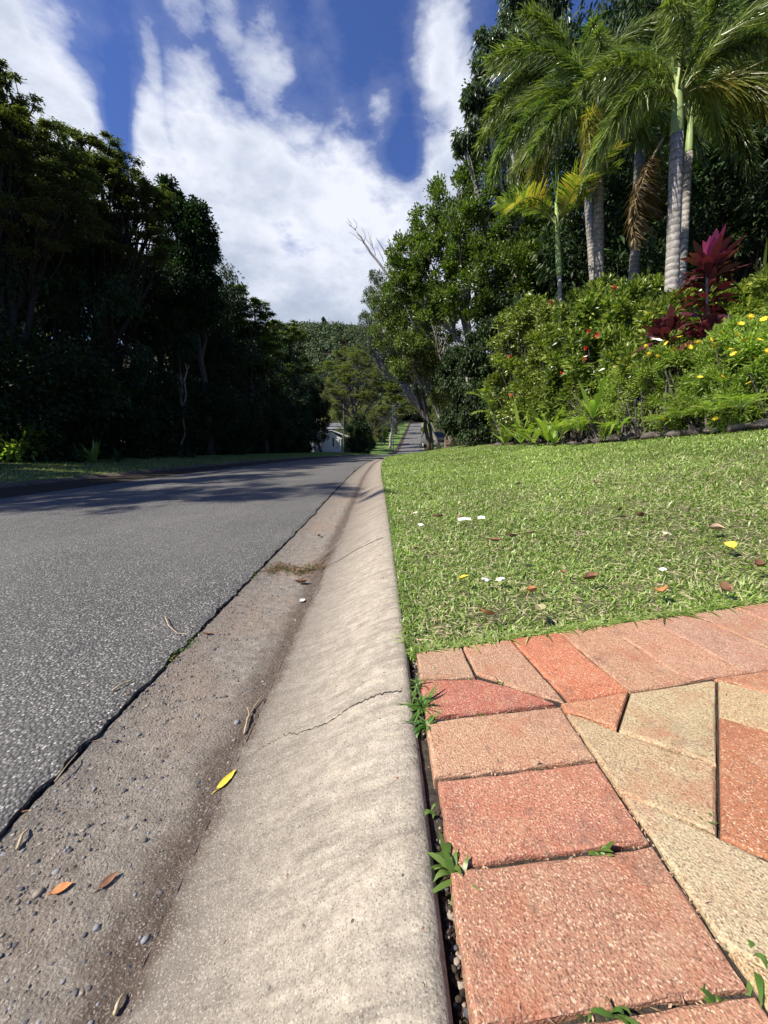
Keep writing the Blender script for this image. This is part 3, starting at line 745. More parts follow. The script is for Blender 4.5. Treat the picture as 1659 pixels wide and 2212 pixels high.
def limbs(mb, base, top, r0, tips, r, mi=0, every=3, lean=.5, fork=None, wob=.05):
    base = np.array(base, float); top = np.array(top, float); H = np.linalg.norm(top - base)
    P = curve(base, top, r.normal(0, .03 * H, 3) * np.array([1, 1, 0]), 9, .012 * H, r)
    rr = np.linspace(r0, r0 * .55, 9); rr[0] *= 1.35
    mb.add(*tube(P, rr, 10, wob=wob), mi)
    s0 = P[5] if fork is None else P[int(fork)]
    for cc in tips:
        c = cc.mean(0); st = P[r.integers(4, 9)]
        Q = curve(st, c, (0, 0, -.06 * np.linalg.norm(c - st)), 6, .03 * np.linalg.norm(c - st), r)
        l = np.linalg.norm(c - st); ra = min(r0 * .5, .02 + .02 * l)
        mb.add(*tube(Q, np.linspace(ra, ra * .45, 6), 6), mi)
        for t in cc[::every]:
            s_ = Q[r.integers(2, 6)]
            b = curve(s_, t, r.normal(0, .06, 3) * np.linalg.norm(t - s_), 5, .02, r)
            mb.add(*tube(b, np.linspace(ra * .38, ra * .08 + .003, 5), 4, cap=False), mi)
def tree(name, label, cat, base, top, r0, blobs, n, L, Wd, leaf, bark='bark', style='broad', seed=1, clump=.2, group=None, every=3, fill=.55, fork=None, clump_skirt=None):
    r = np.random.default_rng(seed); base = np.array(base, float)
    root = empty(name, tuple(base)); tag(root, label, cat, group)
    B = np.array(blobs, float); B[:, :3] -= base
    mb = MB(); tips = crown(mb, B, n, L, Wd, r, style, clump, fill=fill)
    mb.build('crown', M[leaf], root)
    tb = MB(); limbs(tb, (0, 0, 0), np.array(top, float) - base, r0, tips, r, every=every, fork=fork)
    tb.build('trunk', M[bark], root, smooth=True)
    return root
def copy_tree(o, loc, rz, sc, label=None, group=None, parent=None):
    c = o.copy(); COL.objects.link(c)
    if parent is None:
        c.location = loc; c.rotation_euler = (0, 0, rz); c.scale = (sc[0], sc[0], sc[1]) if isinstance(sc, tuple) else (sc, sc, sc)
        if label: c['label'] = label
        if group: c['group'] = group
    else: c.parent = parent
    for ch in [q for q in bpy.data.objects if q.parent == o]: copy_tree(ch, None, 0, 1, parent=c)
    return c
def pb(px, py, rpx, Y, sq=1.0, zr=None, dy=1.0):
    """blob whose centre is seen at (px,py) at forward distance Y, radius rpx picture pixels"""
    c = at(px, py, Y); r0 = rpx * mpp(py, Y)
    return (c[0], c[1], c[2], r0, r0 * dy, r0 * sq)
def base_at(x, y): return (x, y, float(ground(np.float64(x), np.float64(y))) - .05)

# ---- right side: big dense tree, its neighbours and the drooping-leaved tree behind the palms
Y0 = 19
tree('evergreen_tree', 'large dense evergreen tree with rounded dark green clumps at the end of the lawn', 'tree', base_at(4.4, 19.5), at(1010, 600, 19.5), .22,
     [pb(*b) for b in [(885, 545, 44, 20), (925, 500, 42, 20), (985, 440, 55, 20), (1050, 400, 65, 20), (940, 580, 55, 19.5), (1000, 520, 62, 19), (1085, 480, 75, 19), (1150, 420, 80, 20), (875, 610, 48, 20.5), (1010, 610, 70, 18.5), (1100, 600, 80, 18.5), (930, 660, 45, 20), (1170, 560, 80, 19)]],
     95000, .15, .075, 'L_broad', 'palebark', 'up', 11, .17, every=2, fill=.62)
tree('evergreen_tree', 'dark dense evergreen with glossy leaves hanging down to the lawn, beside the twin trunked tree', 'tree', base_at(4.2, 17.5), at(1030, 800, 17.5), .12,
     [pb(*b) for b in [(985, 900, 40, 18), (1030, 870, 55, 17.5), (1080, 900, 55, 17), (1000, 800, 50, 18), (1060, 760, 60, 17.5), (1110, 700, 65, 17.5), (1120, 830, 60, 17), (1030, 940, 32, 17), (1090, 945, 30, 16.5), (1150, 780, 60, 17)]],
     42000, .15, .07, 'L_dark', 'bark', 'droop', 12, .19, every=3)
tree('street_tree', 'spreading tree with pale twisting limbs arching over the road from the right', 'tree', base_at(4.9, 27), at(900, 800, 27), .2,
     [pb(*b) for b in [(820, 660, 30, 27), (850, 640, 38, 27), (880, 690, 40, 27), (830, 720, 30, 26.5), (870, 760, 42, 26), (910, 740, 40, 26), (930, 800, 36, 27), (850, 690, 35, 28), (950, 700, 50, 27), (960, 850, 35, 26)]],
     42000, .13, .06, 'L_broad', 'palebark', 'broad', 13, .2, every=1, fill=.4)
tree('street_tree', 'loose pale green tree just behind the dead branches, leaning left over the road', 'tree', base_at(5.5, 38), at(860, 800, 38), .2,
     [pb(*b) for b in [(800, 640, 20, 38), (815, 600, 18, 38), (795, 690, 22, 38), (830, 700, 28, 38), (800, 740, 26, 37), (850, 760, 30, 37), (780, 720, 14, 38), (845, 630, 20, 38)]],
     13000, .16, .07, 'L_gum', 'palebark', 'broad', 14, .16, every=1, fill=.3)
tree('gum_tree', 'tall open tree with pale branches and hanging grey green leaves behind the palms', 'tree', base_at(7.2, 19), at(1120, 380, 19), .25,
     [pb(*b) for b in [(1055, 85, 26, 19), (1045, 150, 24, 19), (1080, 120, 30, 19), (1020, 215, 26, 19), (1060, 230, 30, 19), (1000, 305, 20, 19), (1030, 290, 26, 19), (1100, 190, 38, 19.5), (1130, 90, 42, 20), (1110, 20, 30, 20), (1090, 290, 36, 19.5), (1180, 30, 60, 20), (1200, 180, 70, 20), (1150, -40, 50, 20)]],
     62000, .22, .07, 'L_gum', 'palebark', 'droop', 15, .27, every=4, fill=.2)
# dead branched tree
r = np.random.default_rng(21); mb = MB()
def bare(path_px, Y, r0, r1, n=12):
    P = np.array([at(x, y, Y) for x, y in path_px]); s = np.linspace(0, 1, n); c = np.linspace(0, 1, len(P))
    Q = np.stack([np.interp(s, c, P[:, a]) for a in range(3)], -1) + r.normal(0, .02, (n, 3)); mb.add(*tube(Q, np.linspace(r0, r1, n), 6)); return Q
YD = 24
bare([(868, 640), (858, 628), (828, 580), (805, 552), (790, 530), (778, 512), (768, 498)], YD, .09, .035)
bare([(868, 645), (863, 610), (855, 585), (845, 568), (832, 545), (822, 528), (812, 512)], YD, .06, .02)
for q in [[(768, 498), (760, 490), (752, 484), (748, 477)], [(760, 490), (756, 478), (750, 470)], [(768, 498), (771, 488), (769, 478), (762, 470)], [(785, 522), (776, 518), (768, 508), (752, 500)], [(785, 522), (789, 510), (786, 500), (781, 490)],
          [(812, 552), (806, 535), (795, 522), (786, 512)], [(806, 535), (803, 522), (801, 505)], [(806, 535), (800, 518), (795, 500)], [(828, 560), (820, 545), (810, 530)], [(840, 560), (830, 540), (818, 520)], [(850, 575), (846, 560), (843, 548)]]:
    bare(q, YD, .022, .007, 7)
root = empty('dead_tree', tuple(at(868, 700, YD)))
root.location = (0, 0, 0)
P = curve(base_at(8.6, YD + 8), at(868, 642, YD), (.3, 1.0, -.9), 10); mb.add(*tube(P, np.linspace(.16, .09, 10), 8))
o = mb.build('dead_tree', M['palebark'], smooth=True); bpy.data.objects.remove(root)
o.name = 'dead_tree'; tag(o, 'bare dead tree whose leafless branches stick up against the cloud', 'tree')

# ---- prototype for the many shaded forest trees, then copies
def proto(seed, hgt, rad, leaf, style, n, L, Wd, bark='bark', skirt=True):
    r = np.random.default_rng(seed); bl = []
    for k in range(9):
        a = r.uniform(0, 6.28); d = rad * r.uniform(.2, .75); z = hgt * r.uniform(.45, .92)
        s = rad * r.uniform(.32, .5); bl.append((math.cos(a) * d, math.sin(a) * d, z, s, s, s * .8))
    bl.append((0, 0, hgt * .93, rad * .35, rad * .35, rad * .3))
    if skirt:
        for k in range(6):
            a = k * 1.05 + r.uniform(-.3, .3); bl.append((math.cos(a) * rad * .6, math.sin(a) * rad * .6, hgt * r.uniform(.12, .4), rad * .42, rad * .42, rad * .42))
    return bl
ORDW = ['first', 'second', 'third', 'fourth', 'fifth', 'sixth', 'seventh', 'eighth', 'ninth', 'tenth', 'eleventh', 'twelfth', 'thirteenth', 'fourteenth', 'fifteenth', 'sixteenth', 'seventeenth', 'eighteenth', 'nineteenth', 'twentieth', 'twenty first', 'twenty second', 'twenty third', 'twenty fourth', 'twenty fifth', 'twenty sixth', 'twenty seventh', 'twenty eighth']
ROWC = {}
def row_label(row, text):
    ROWC[row] = ROWC.get(row, -1) + 1; return ORDW[ROWC[row]] + ' ' + text
FOR = 'forest trees along the left side of the road'
lab_for = 'tall shaded tree within the dark forest wall left of the road'
protos = []
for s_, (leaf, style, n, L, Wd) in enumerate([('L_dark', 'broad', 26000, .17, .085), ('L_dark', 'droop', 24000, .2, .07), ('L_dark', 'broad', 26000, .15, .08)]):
    bl = proto(40 + s_, 12, 3.6, leaf, style, n, L, Wd)
    protos.append((leaf, style, n, L, Wd, bl))
PT = []
spots = []      # x offset from the kerb line, y, height scale
r = np.random.default_rng(5)
for y in np.arange(12.5, 50, 3.4):
    spots.append((-12.2 + r.uniform(-.4, .4), y + r.uniform(-.6, .6), r.uniform(.85, 1.0)))
for y in np.arange(14.5, 58, 4.6):
    spots.append((-16.5 + r.uniform(-.6, .6), y + r.uniform(-1, 1), r.uniform(.95, 1.12)))
for y in np.arange(17.5, 60, 7.5):
    spots.append((-22 + r.uniform(-.6, .6), y + r.uniform(-1, 1), r.uniform(1.05, 1.25)))
def top_limit(x, y, sc):   # keep crowns below the photographed skyline
    u = x / y
    px = CX + FPX * u / .99
    sky_ = np.interp(px, [-200, 0, 60, 180, 300, 360, 440, 478, 490, 580, 640, 680, 715], [120, 190, 290, 380, 470, 500, 540, 600, 690, 740, 770, 850, 930])
    for it in range(40):
        z = 12.8 * sc; d = (z - CAMZ) / y; el_ = math.atan(d / 1.0)
        py = CY - FPX * math.tan(el_ + PITCH * 1 - 0) if False else None
        # project
        fwd = y * math.cos(PITCH) + (z - CAMZ) * math.sin(PITCH) * 1.0
        up = (z - CAMZ) * math.cos(PITCH) + y * math.sin(PITCH)
        py = CY - FPX * up / fwd
        if py > sky_: break
        sc *= .97
    return sc
k = 0
for (dx, y, s_) in spots:
    x = float(dx + xk(y))
    if CX + FPX * (x + 2.9) / y > 700: continue
    sc = top_limit(x, y, s_); b_ = base_at(x, y); pi = k % 3
    rw = 'front' if dx > -14.5 else ('middle' if dx > -19.5 else 'rearmost'); lbf = row_label(rw, 'shaded tree from the left in the %s row of the roadside forest' % rw)
    if len(PT) <= pi:
        leaf, style, n, L, Wd, bl = protos[pi]
        root = tree('forest_tree', lbf, 'tree', (0, 0, 0), (0, 0, 8), .2, bl, n, L, Wd, leaf, 'shadebark', style, 60 + pi, .22, group=FOR, every=2)
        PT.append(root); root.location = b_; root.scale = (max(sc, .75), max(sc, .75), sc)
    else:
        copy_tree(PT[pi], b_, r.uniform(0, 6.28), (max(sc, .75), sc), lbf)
    k += 1
# feathery crowns and the dense columnar crown that make the skyline on the left
tree('feathery_tree', 'tall tree with fine feathery foliage at the left edge of the photo', 'tree', base_at(-12.5, 12.2), at(20, 620, 12.4), .2,
     [pb(*b, .8) for b in [(-120, 330, 130, 12.5), (-40, 260, 90, 12.5), (15, 220, 65, 12.6), (60, 330, 95, 12.5), (120, 360, 80, 12.8), (0, 460, 130, 12.5), (130, 460, 95, 12.6), (-5, 150, 26, 12.6)]],
     70000, .10, .034, 'L_feather', 'shadebark', 'plate', 31, .17, every=2, fill=.35)
tree('feathery_tree', 'feathery tree with thin drooping sprays sloping down to the dense tree on its right', 'tree', base_at(-12.5, 16.2), at(220, 640, 16.2), .2,
     [pb(*b, .8) for b in [(190, 330, 62, 16), (235, 350, 60, 16), (280, 400, 55, 16.2), (210, 430, 90, 16), (300, 440, 60, 16.5), (335, 430, 38, 17), (170, 520, 90, 16), (290, 520, 80, 16.4)]],
     60000, .11, .038, 'L_feather', 'shadebark', 'plate', 32, .17, every=2, fill=.35)
tree('dense_tree', 'very dark dense tree bulging out of the forest against the cloud', 'tree', base_at(-9.6, 21.5), at(400, 640, 21.5), .2,
     [pb(*b) for b in [(362, 410, 22, 21.5), (375, 445, 30, 21.5), (405, 450, 26, 21.5), (425, 480, 36, 21.5), (440, 530, 38, 21.5), (395, 530, 55, 21.5), (380, 610, 75, 21.5), (425, 590, 42, 21.5), (340, 680, 80, 21.5), (440, 660, 40, 21.5)]],
     60000, .16, .085, 'L_dark', 'bark', 'broad', 33, .2, fill=.5)
tree('forest_tree', 'sunlit topped leafy tree stepping down toward the hill, right of the dark bulging tree', 'tree', base_at(-8.8, 29), at(520, 780, 29), .16,
     [pb(*b) for b in [(490, 660, 26, 28), (520, 645, 30, 28), (550, 670, 30, 28.5), (580, 700, 26, 29), (500, 720, 50, 28), (560, 750, 50, 29), (470, 720, 45, 27)]],
     34000, .17, .07, 'L_broad', 'bark', 'plate', 34, .2, every=2, fill=.4)
tree('forest_tree', 'leafy tree whose top tips meet the foot of the hill line', 'tree', base_at(-8.0, 37), at(620, 830, 37), .15,
     [pb(*b) for b in [(600, 715, 24, 36), (630, 712, 18, 37), (648, 725, 12, 38), (620, 760, 36, 37), (590, 800, 40, 36), (650, 790, 26, 38)]],
     22000, .2, .08, 'L_broad', 'bark', 'plate', 35, .2, every=2, fill=.4)
tree('forest_tree', 'low dark rounded tree at the right end of the shaded forest, beside the white house', 'tree', base_at(-7.4, 46), at(670, 900, 46), .15,
     [pb(*b) for b in [(655, 850, 34, 45), (685, 880, 26, 46), (640, 900, 36, 44), (700, 905, 15, 46), (680, 830, 20, 46), (660, 930, 28, 45), (690, 935, 18, 46)]],
     26000, .2, .1, 'L_dark', 'bark', 'broad', 36, .2, fill=.4)
for q, (x, y, lb) in enumerate([(-13.0, 2.6, 'feathery tree just outside the left edge, nearest to the camera'), (-13.2, 6.0, 'feathery tree outside the left edge, its shadow crossing the road'), (-13.4, 9.4, 'feathery tree at the left edge in front of the tall one')]):
    c = base_at(x, y)
    if q == 0:
        rr3 = np.random.default_rng(88); bl3 = [(c[0] + rr3.uniform(-2.6, 2.6), c[1] + rr3.uniform(-1.8, 1.8), c[2] + rr3.uniform(6.2, 11.3), 1.3, 1.3, .8) for _ in range(13)]
        airy = tree('feathery_tree', lb, 'tree', c, (c[0], c[1], c[2] + 7), .17, bl3, 26000, .13, .045, 'L_feather', 'shadebark', 'plate', 89, .22, every=3, fill=.2)
    else: copy_tree(airy, c, q * 2.1, 1.0, lb)
tree('slender_tree', 'slender pale stemmed tree at the verge in front of the dark forest', 'tree', base_at(-9.55, 18.4), at(398, 765, 18.4), .055,
     [pb(*b) for b in [(390, 745, 16, 18.4), (408, 735, 16, 18.5), (398, 765, 14, 18.3), (385, 790, 12, 18.4)]], 2600, .16, .07, 'L_dark', 'palebark', 'droop', 37, .22, every=3)
# undergrowth along the left
def shrub(name, label, base, blobs, n, L, Wd, leaf, style='broad', seed=1, group=None, clump=.22, cat='shrub', fill=.45, every=4, stem=True):
    r = np.random.default_rng(seed); base = np.array(base, float)
    root = empty(name, tuple(base)); tag(root, label, cat, group)
    B = np.array(blobs, float); B[:, :3] -= base; mb = MB(); tips = crown(mb, B, n, L, Wd, r, style, clump, fill=fill)
    mb.build('foliage', M[leaf], root)
    tb = MB()
    for cc in tips:
        for t in cc[::every]:
            b0 = np.array([r.normal(0, .12), r.normal(0, .12), 0]) + np.array([cc.mean(0)[0], cc.mean(0)[1], 0]) * .5
            tb.add(*tube(curve(b0, t, r.normal(0, .05, 3), 5, .01, r), np.linspace(.016, .005, 5), 5, cap=False))
    tb.build('stem', M['bark'], root, smooth=True)
    return root
UN = 'shaded undergrowth shrubs below the forest trees'
under = None; k = 0; r = np.random.default_rng(15)
for y in np.arange(7.2, 52, 2.1):
    x = float(-10.7 + r.uniform(-.3, .3) + xk(y)); b_ = base_at(x, y)
    if CX + FPX * (x + 1.2) / y > 695: continue
    if under is None:
        bl = [(0, 0, .9, .9, .9, .9), (.6, .5, 1.5, .7, .7, .7), (-.5, .6, 1.9, .8, .8, .8), (.2, -.7, 1.3, .7, .7, .8), (-.3, -.3, 2.5, .6, .6, .6), (.3, .1, .4, 1, 1, .5)]
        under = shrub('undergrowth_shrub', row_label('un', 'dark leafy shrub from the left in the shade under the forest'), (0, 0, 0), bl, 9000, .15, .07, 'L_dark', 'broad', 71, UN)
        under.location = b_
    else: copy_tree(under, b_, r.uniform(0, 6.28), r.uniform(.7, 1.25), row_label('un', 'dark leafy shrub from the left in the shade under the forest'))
# more depth behind the right hand garden: dense shaded trees
RG = 'shaded trees behind the palms and garden bed'
rt = [(8.2, 4.6, .62), (10.5, 7.5, .85), (9.4, 11.5, .8), (12.5, 10.5, 1.05), (8.6, 15.2, .9), (12.5, 15.5, 1.1), (15, 8, 1.15), (10.8, 20, 1.05), (15.5, 20, 1.2), (8.2, 24, .95), (12.5, 27, 1.1), (9.0, 33, .95), (18, 14, 1.25), (7.4, 8.7, .42), (7.6, 11.8, .45), (6.6, 14.2, .42), (8.0, 6.6, .40), (7.2, 17.5, .5), (12, 5.0, .9), (10.5, 13.5, 1.45), (13.5, 11.5, 1.7), (15, 16.5, 1.9), (10.8, 17.5, 1.6), (17, 9.5, 1.7)]
for q, (x, y, s_) in enumerate(sorted(rt, key=lambda v: -v[0] / v[1])):
    copy_tree(PT[q % 3], base_at(x, y), r.uniform(0, 6.28), (max(s_, .55), s_), row_label('rt', 'shaded leafy tree from the right in the thicket behind the palms'), RG)

# ---- trees lining the far street
FS_ = 'trees lining the far street up the hill'; r = np.random.default_rng(17)
blf = proto(47, 12, 3.6, '', '', 0, 0, 0)
ORD = ['first', 'second', 'third', 'fourth', 'fifth', 'sixth', 'seventh', 'eighth', 'ninth', 'tenth', 'eleventh', 'twelfth', 'thirteenth', 'fourteenth', 'fifteenth', 'sixteenth', 'seventeenth', 'eighteenth', 'nineteenth', 'twentieth', 'twenty first', 'twenty second', 'twenty third', 'twenty fourth']
cntL = cntR = 0; PF = None
for (dx, y, s_) in [(-12, 76, .75), (-17, 84, .95), (-13, 100, .8), (-12.5, 118, .8), (-11, 134, .8), (-13, 152, .9), (-11, 172, .9), (-14, 195, 1.1), (-22, 105, 1.1), (-24, 130, 1.2), (-24, 160, 1.3), (-28, 190, 1.4), (-36, 120, 1.3), (-38, 160, 1.4), (-42, 195, 1.5), (-30, 90, 1.1),
                    (6.5, 74, .55), (8.5, 88, .8), (6.5, 104, .7), (8, 124, .9), (6.5, 145, .9), (9, 168, 1.0), (7, 190, 1.0), (16, 70, 1), (18, 95, 1.2), (20, 125, 1.2), (22, 160, 1.3), (10, 212, 1.2), (-4, 226, 1.0), (3, 230, 1.1), (-10, 222, 1.2)]:
    x = float(xk(y) + dx)
    if dx < 0: lb_ = ORD[cntL] + ' leafy tree along the left side of the far street'; cntL += 1
    else: lb_ = ORD[cntR] + ' leafy tree along the right side of the far street'; cntR += 1
    if PF is None:
        PF = tree('street_side_tree', lb_, 'tree', (0, 0, 0), (0, 0, 8), .2, blf, 17000, .24, .10, 'L_mid', 'bark', 'broad', 63, .2, group=FS_, every=3); PF.location = base_at(x, y); PF.scale = (s_ * .9, s_ * .9, s_)
    else: copy_tree(PF, base_at(x, y), r.uniform(0, 6.28), (s_ * .9, s_), lb_, FS_)
for q, (dx, y, s_) in enumerate([(-13.5, 92, 1.3), (-11.5, 108, 1.2), (-12.5, 126, 1.4), (-13, 143, 1.4), (-12, 162, 1.5), (-13, 182, 1.6), (-17, 205, 2), (-9, 214, 2), (8, 205, 1.6), (-18, 78, 1.3), (-22, 92, 1.5)]):
    x = float(xk(y) + dx); copy_tree(under, base_at(x, y), r.uniform(0, 6.28), s_, ORD[q] + ' leafy garden shrub beside the far street', 'garden shrubs beside the far street')
# ---- the middle distance: spreading street trees with flat fine foliage
def spread(label, bx, by, tp, Y, blobs, n, seed, leaf='L_mid', L=.2, Wd=.07, r0=.22, bark='bark', every=1, fill=.25, name='street_tree'):
    return tree(name, label, 'tree', base_at(bx, by), at(*tp, Y), r0, [pb(a, b, c, d, .55) for a, b, c, d in blobs], n, L, Wd, leaf, bark, 'plate', seed, .2, every=every, fill=fill)
spread('wide flat topped tree with dark wiry branches above the vine covered stump', -4.3, 58, (770, 880), 58, [(735, 845, 26, 58), (765, 820, 30, 57), (800, 815, 30, 57), (745, 800, 30, 59), (720, 870, 20, 58), (790, 850, 30, 57), (830, 840, 26, 57), (700, 830, 20, 59), (770, 775, 28, 60)], 26000, 51)
spread('grey multi stemmed tree on the bright lawn left of the far road', 1.3, 92, (848, 905), 92, [(830, 885, 22, 92), (855, 870, 24, 92), (875, 885, 20, 92), (840, 860, 22, 94), (812, 895, 16, 92), (862, 895, 16, 91)], 16000, 52, L=.28, Wd=.11, r0=.32, bark='palebark')
spread('canopy tree closing over the top of the far road', 4.0, 135, (868, 890), 135, [(870, 870, 20, 135), (895, 862, 24, 135), (890, 885, 16, 132), (862, 890, 14, 135), (920, 880, 16, 138)], 14000, 53, L=.4, Wd=.15, r0=.25)
spread('olive brown canopy tree between the hill and the street', -6.5, 80, (760, 870), 80, [(715, 790, 26, 80), (745, 765, 26, 80), (780, 760, 26, 82), (720, 830, 26, 80), (760, 800, 28, 80), (800, 785, 24, 80), (690, 800, 16, 82)], 22000, 54, L=.26, Wd=.1)
spread('spreading tree with pale crooked branches leaning in from the right above the road', 8.6, 60, (905, 850), 60, [(850, 800, 28, 58), (880, 815, 30, 58), (845, 835, 26, 58), (905, 850, 26, 60), (870, 775, 28, 60), (925, 820, 26, 60), (820, 805, 22, 58), (890, 870, 20, 62)], 26000, 55, bark='palebark', leaf='L_broad')
spread('dark tree standing over the far end of the road', 24.5, 205, (925, 895), 205, [(905, 893, 14, 205), (925, 880, 20, 205), (940, 895, 18, 200), (885, 885, 16, 210), (905, 870, 16, 210)], 12000, 56, L=.6, Wd=.3, leaf='L_dark', r0=.3)
spread('leafy tree beyond the far crest left of the road', 9.5, 215, (870, 895), 215, [(862, 893, 13, 215), (880, 885, 14, 215), (845, 888, 14, 210)], 7000, 57, L=.6, Wd=.25, leaf='L_broad', r0=.25)
spread('thin pale trunked tree left of the grey multi stemmed tree', -.6, 100, (829, 905), 100, [(822, 893, 14, 100), (836, 888, 14, 100), (812, 885, 13, 102)], 7000, 58, L=.3, Wd=.12, leaf='L_broad', bark='palebark', r0=.13)
spread('small tree with a thin pale trunk beside the kerb near the far crest', 5.4, 140, (858, 915), 140, [(855, 905, 9, 140), (863, 900, 9, 140)], 5000, 59, L=.35, Wd=.15, leaf='L_broad', bark='palebark', r0=.16)
# twin trunked tree at the end of the lawn on the right of the far road
tb = MB(); r = np.random.default_rng(61); bx, by = at(930, 968, 31)[0], 31.
b0 = np.array([bx, by, at(930, 968, 31)[2] - .3])
root = empty('twin_trunked_tree', tuple(b0)); tag(root, 'tree with two rough leaning trunks beside the stone pillar', 'tree')
def loc(p): return np.array(p) - b0
tips = crown(mbx := MB(), [tuple(loc(pb(*b)[:3])) + pb(*b)[3:] for b in [(900, 770, 38, 31), (870, 800, 30, 30), (860, 740, 34, 31), (930, 740, 40, 32), (905, 700, 38, 32), (960, 780, 36, 32), (850, 850, 22, 30), (945, 850, 26, 32)]], 30000, .17, .07, r, 'plate', .2, fill=.3)
mbx.build('crown', M['L_broad'], root)
for pts, ra in (([(928, 968), (922, 930), (914, 895), (905, 860), (893, 820), (880, 780)], .14), ([(934, 968), (931, 935), (924, 905), (918, 870), (912, 830), (915, 780)], .115)):
    P = np.array([loc(at(x, y, 31)) for x, y in pts]); P[0][2] = 0; s = np.linspace(0, 1, 14); c = np.linspace(0, 1, len(P))
    Q = np.stack([np.interp(s, c, P[:, a]) for a in range(3)], -1) + r.normal(0, .02, (14, 3)); Q[0] = P[0]
    tb.add(*tube(Q, np.linspace(ra * 1.25, ra * .5, 14), 10, wob=.07))
    for cc in tips:
        t = cc.mean(0); q = Q[r.integers(8, 14)]; tb.add(*tube(curve(q, t, (0, 0, .3), 6, .08, r), np.linspace(ra * .35, .03, 6), 6))
        for tt in cc[::3]: tb.add(*tube(curve(t, tt, r.normal(0, .1, 3), 4, .03, r), np.linspace(.03, .008, 4), 4, cap=False))
tb.build('trunk', M['bark'], root, smooth=True)
# vine covered stump
shrub('vine_covered_stump', 'dark stump smothered in climbing leaves between the pole and the bright far lawn', base_at(-3.9, 57), [pb(*b) for b in [(775, 955, 22, 57), (770, 925, 20, 57), (782, 930, 18, 57), (765, 965, 22, 57), (790, 965, 16, 57), (778, 905, 13, 57)]], 16000, .2, .11, 'L_dark', 'broad', 65, cat='stump', fill=.5)
shrub('garden_shrub', 'bushy green shrub at the left edge of the bright far lawn', base_at(-2.4, 62), [pb(*b) for b in [(800, 958, 11, 62), (796, 945, 10, 62), (792, 930, 10, 62)]], 5000, .22, .1, 'L_broad', 'broad', 66)
shrub('red_leaved_shrub', 'small red leaved shrub beyond the bright far lawn', base_at(-1.4, 100), [pb(*b) for b in [(815, 938, 6, 100), (819, 935, 5, 100)]], 900, .3, .12, 'L_purple', 'broad', 67)
shrub('yellow_shrub', 'bright yellow green shrub beyond the lawn, right of the red leaved shrub', base_at(.2, 102), [pb(*b) for b in [(831, 937, 6, 102), (828, 933, 4, 102)]], 900, .3, .12, 'L_strap', 'broad', 68)
HG = 'clipped hedges along the right kerb of the far road'
h0 = None
for q, (px, py, Y, rp, lb) in enumerate([(917, 958, 62, 10, 'nearest green hedge clump at the right edge of the far road'), (917, 941, 84, 7, 'second green hedge clump up the right edge of the far road'), (914, 928, 120, 6, 'third small hedge clump far up the right edge of the road')]):
    p = at(px, py, Y); shrub('roadside_hedge', lb, base_at(p[0], Y), [pb(px, py, rp, Y, .8), pb(px + rp * .8, py + 2, rp, Y, .8)], 2600, .22, .1, 'L_broad', 'up', 90 + q, HG, cat='hedge')

# ---- hill and its forest
gx = np.linspace(-330, 330, 90); gy = np.linspace(200, 620, 60); X, Y = np.meshgrid(gx, gy, indexing='ij'); Z = hillz(X, Y) + 6
V = np.stack([X, Y, Z], -1).reshape(-1, 3); i = np.arange(89)[:, None] * 60; j = np.arange(59)[None, :]
tag(link('hill', mesh_np('hill', V, [np.stack([i + j, i + 60 + j, i + 60 + j + 1, i + j + 1], -1).reshape(-1, 4)], M['litter'], smooth=True)), kind='structure')
r = np.random.default_rng(77); n = 4000
x = r.uniform(-175, 90, n); y = r.uniform(205, 385, n); z = hillz(x, y) + 6; Rr = r.uniform(1.8, 3.4, n) * np.exp(np.clip(np.abs(r.normal(0, .35, n)), 0, .5))
m1 = 75; tot_ = n * m1; idx = np.repeat(np.arange(n), m1)
d = rdir(tot_, r); d[:, 2] = np.abs(d[:, 2]) * 1.1 - .15
lob = 1 + .25 * np.sin(d[:, 0] * 5 + idx) * np.sin(d[:, 1] * 6 + idx * 2)
C = np.stack([x, y, z + Rr * .9], -1)[idx] + d * (Rr * r.uniform(.85, 1.1, n))[idx][:, None] * lob[:, None] * r.uniform(.8, 1.05, tot_)[:, None]
g = MB(); g.add(*leafq(C, unit(r.normal(size=(tot_, 3))), unit(d + r.normal(0, .35, (tot_, 3))), 1.5, 1.1, .1, .1))
o = g.build('hill_forest', M['L_hill']); tag(o, 'dense rainforest covering the hill at the end of the street', 'forest', kind='stuff')
c = at(700, 712, 365); zt = hillz(c[0], 365) + 6
tree('emergent_tree', 'single tall tree poking above the hilltop forest', 'tree', (c[0], 365, zt - 1), tuple(at(700, 700, 365)), .6, [pb(*b) for b in [(700, 706, 5, 365), (701, 697, 4, 365), (699, 690, 3, 365)]], 1500, 1.3, .8, 'L_hill', 'bark', 'broad', 78, .3)

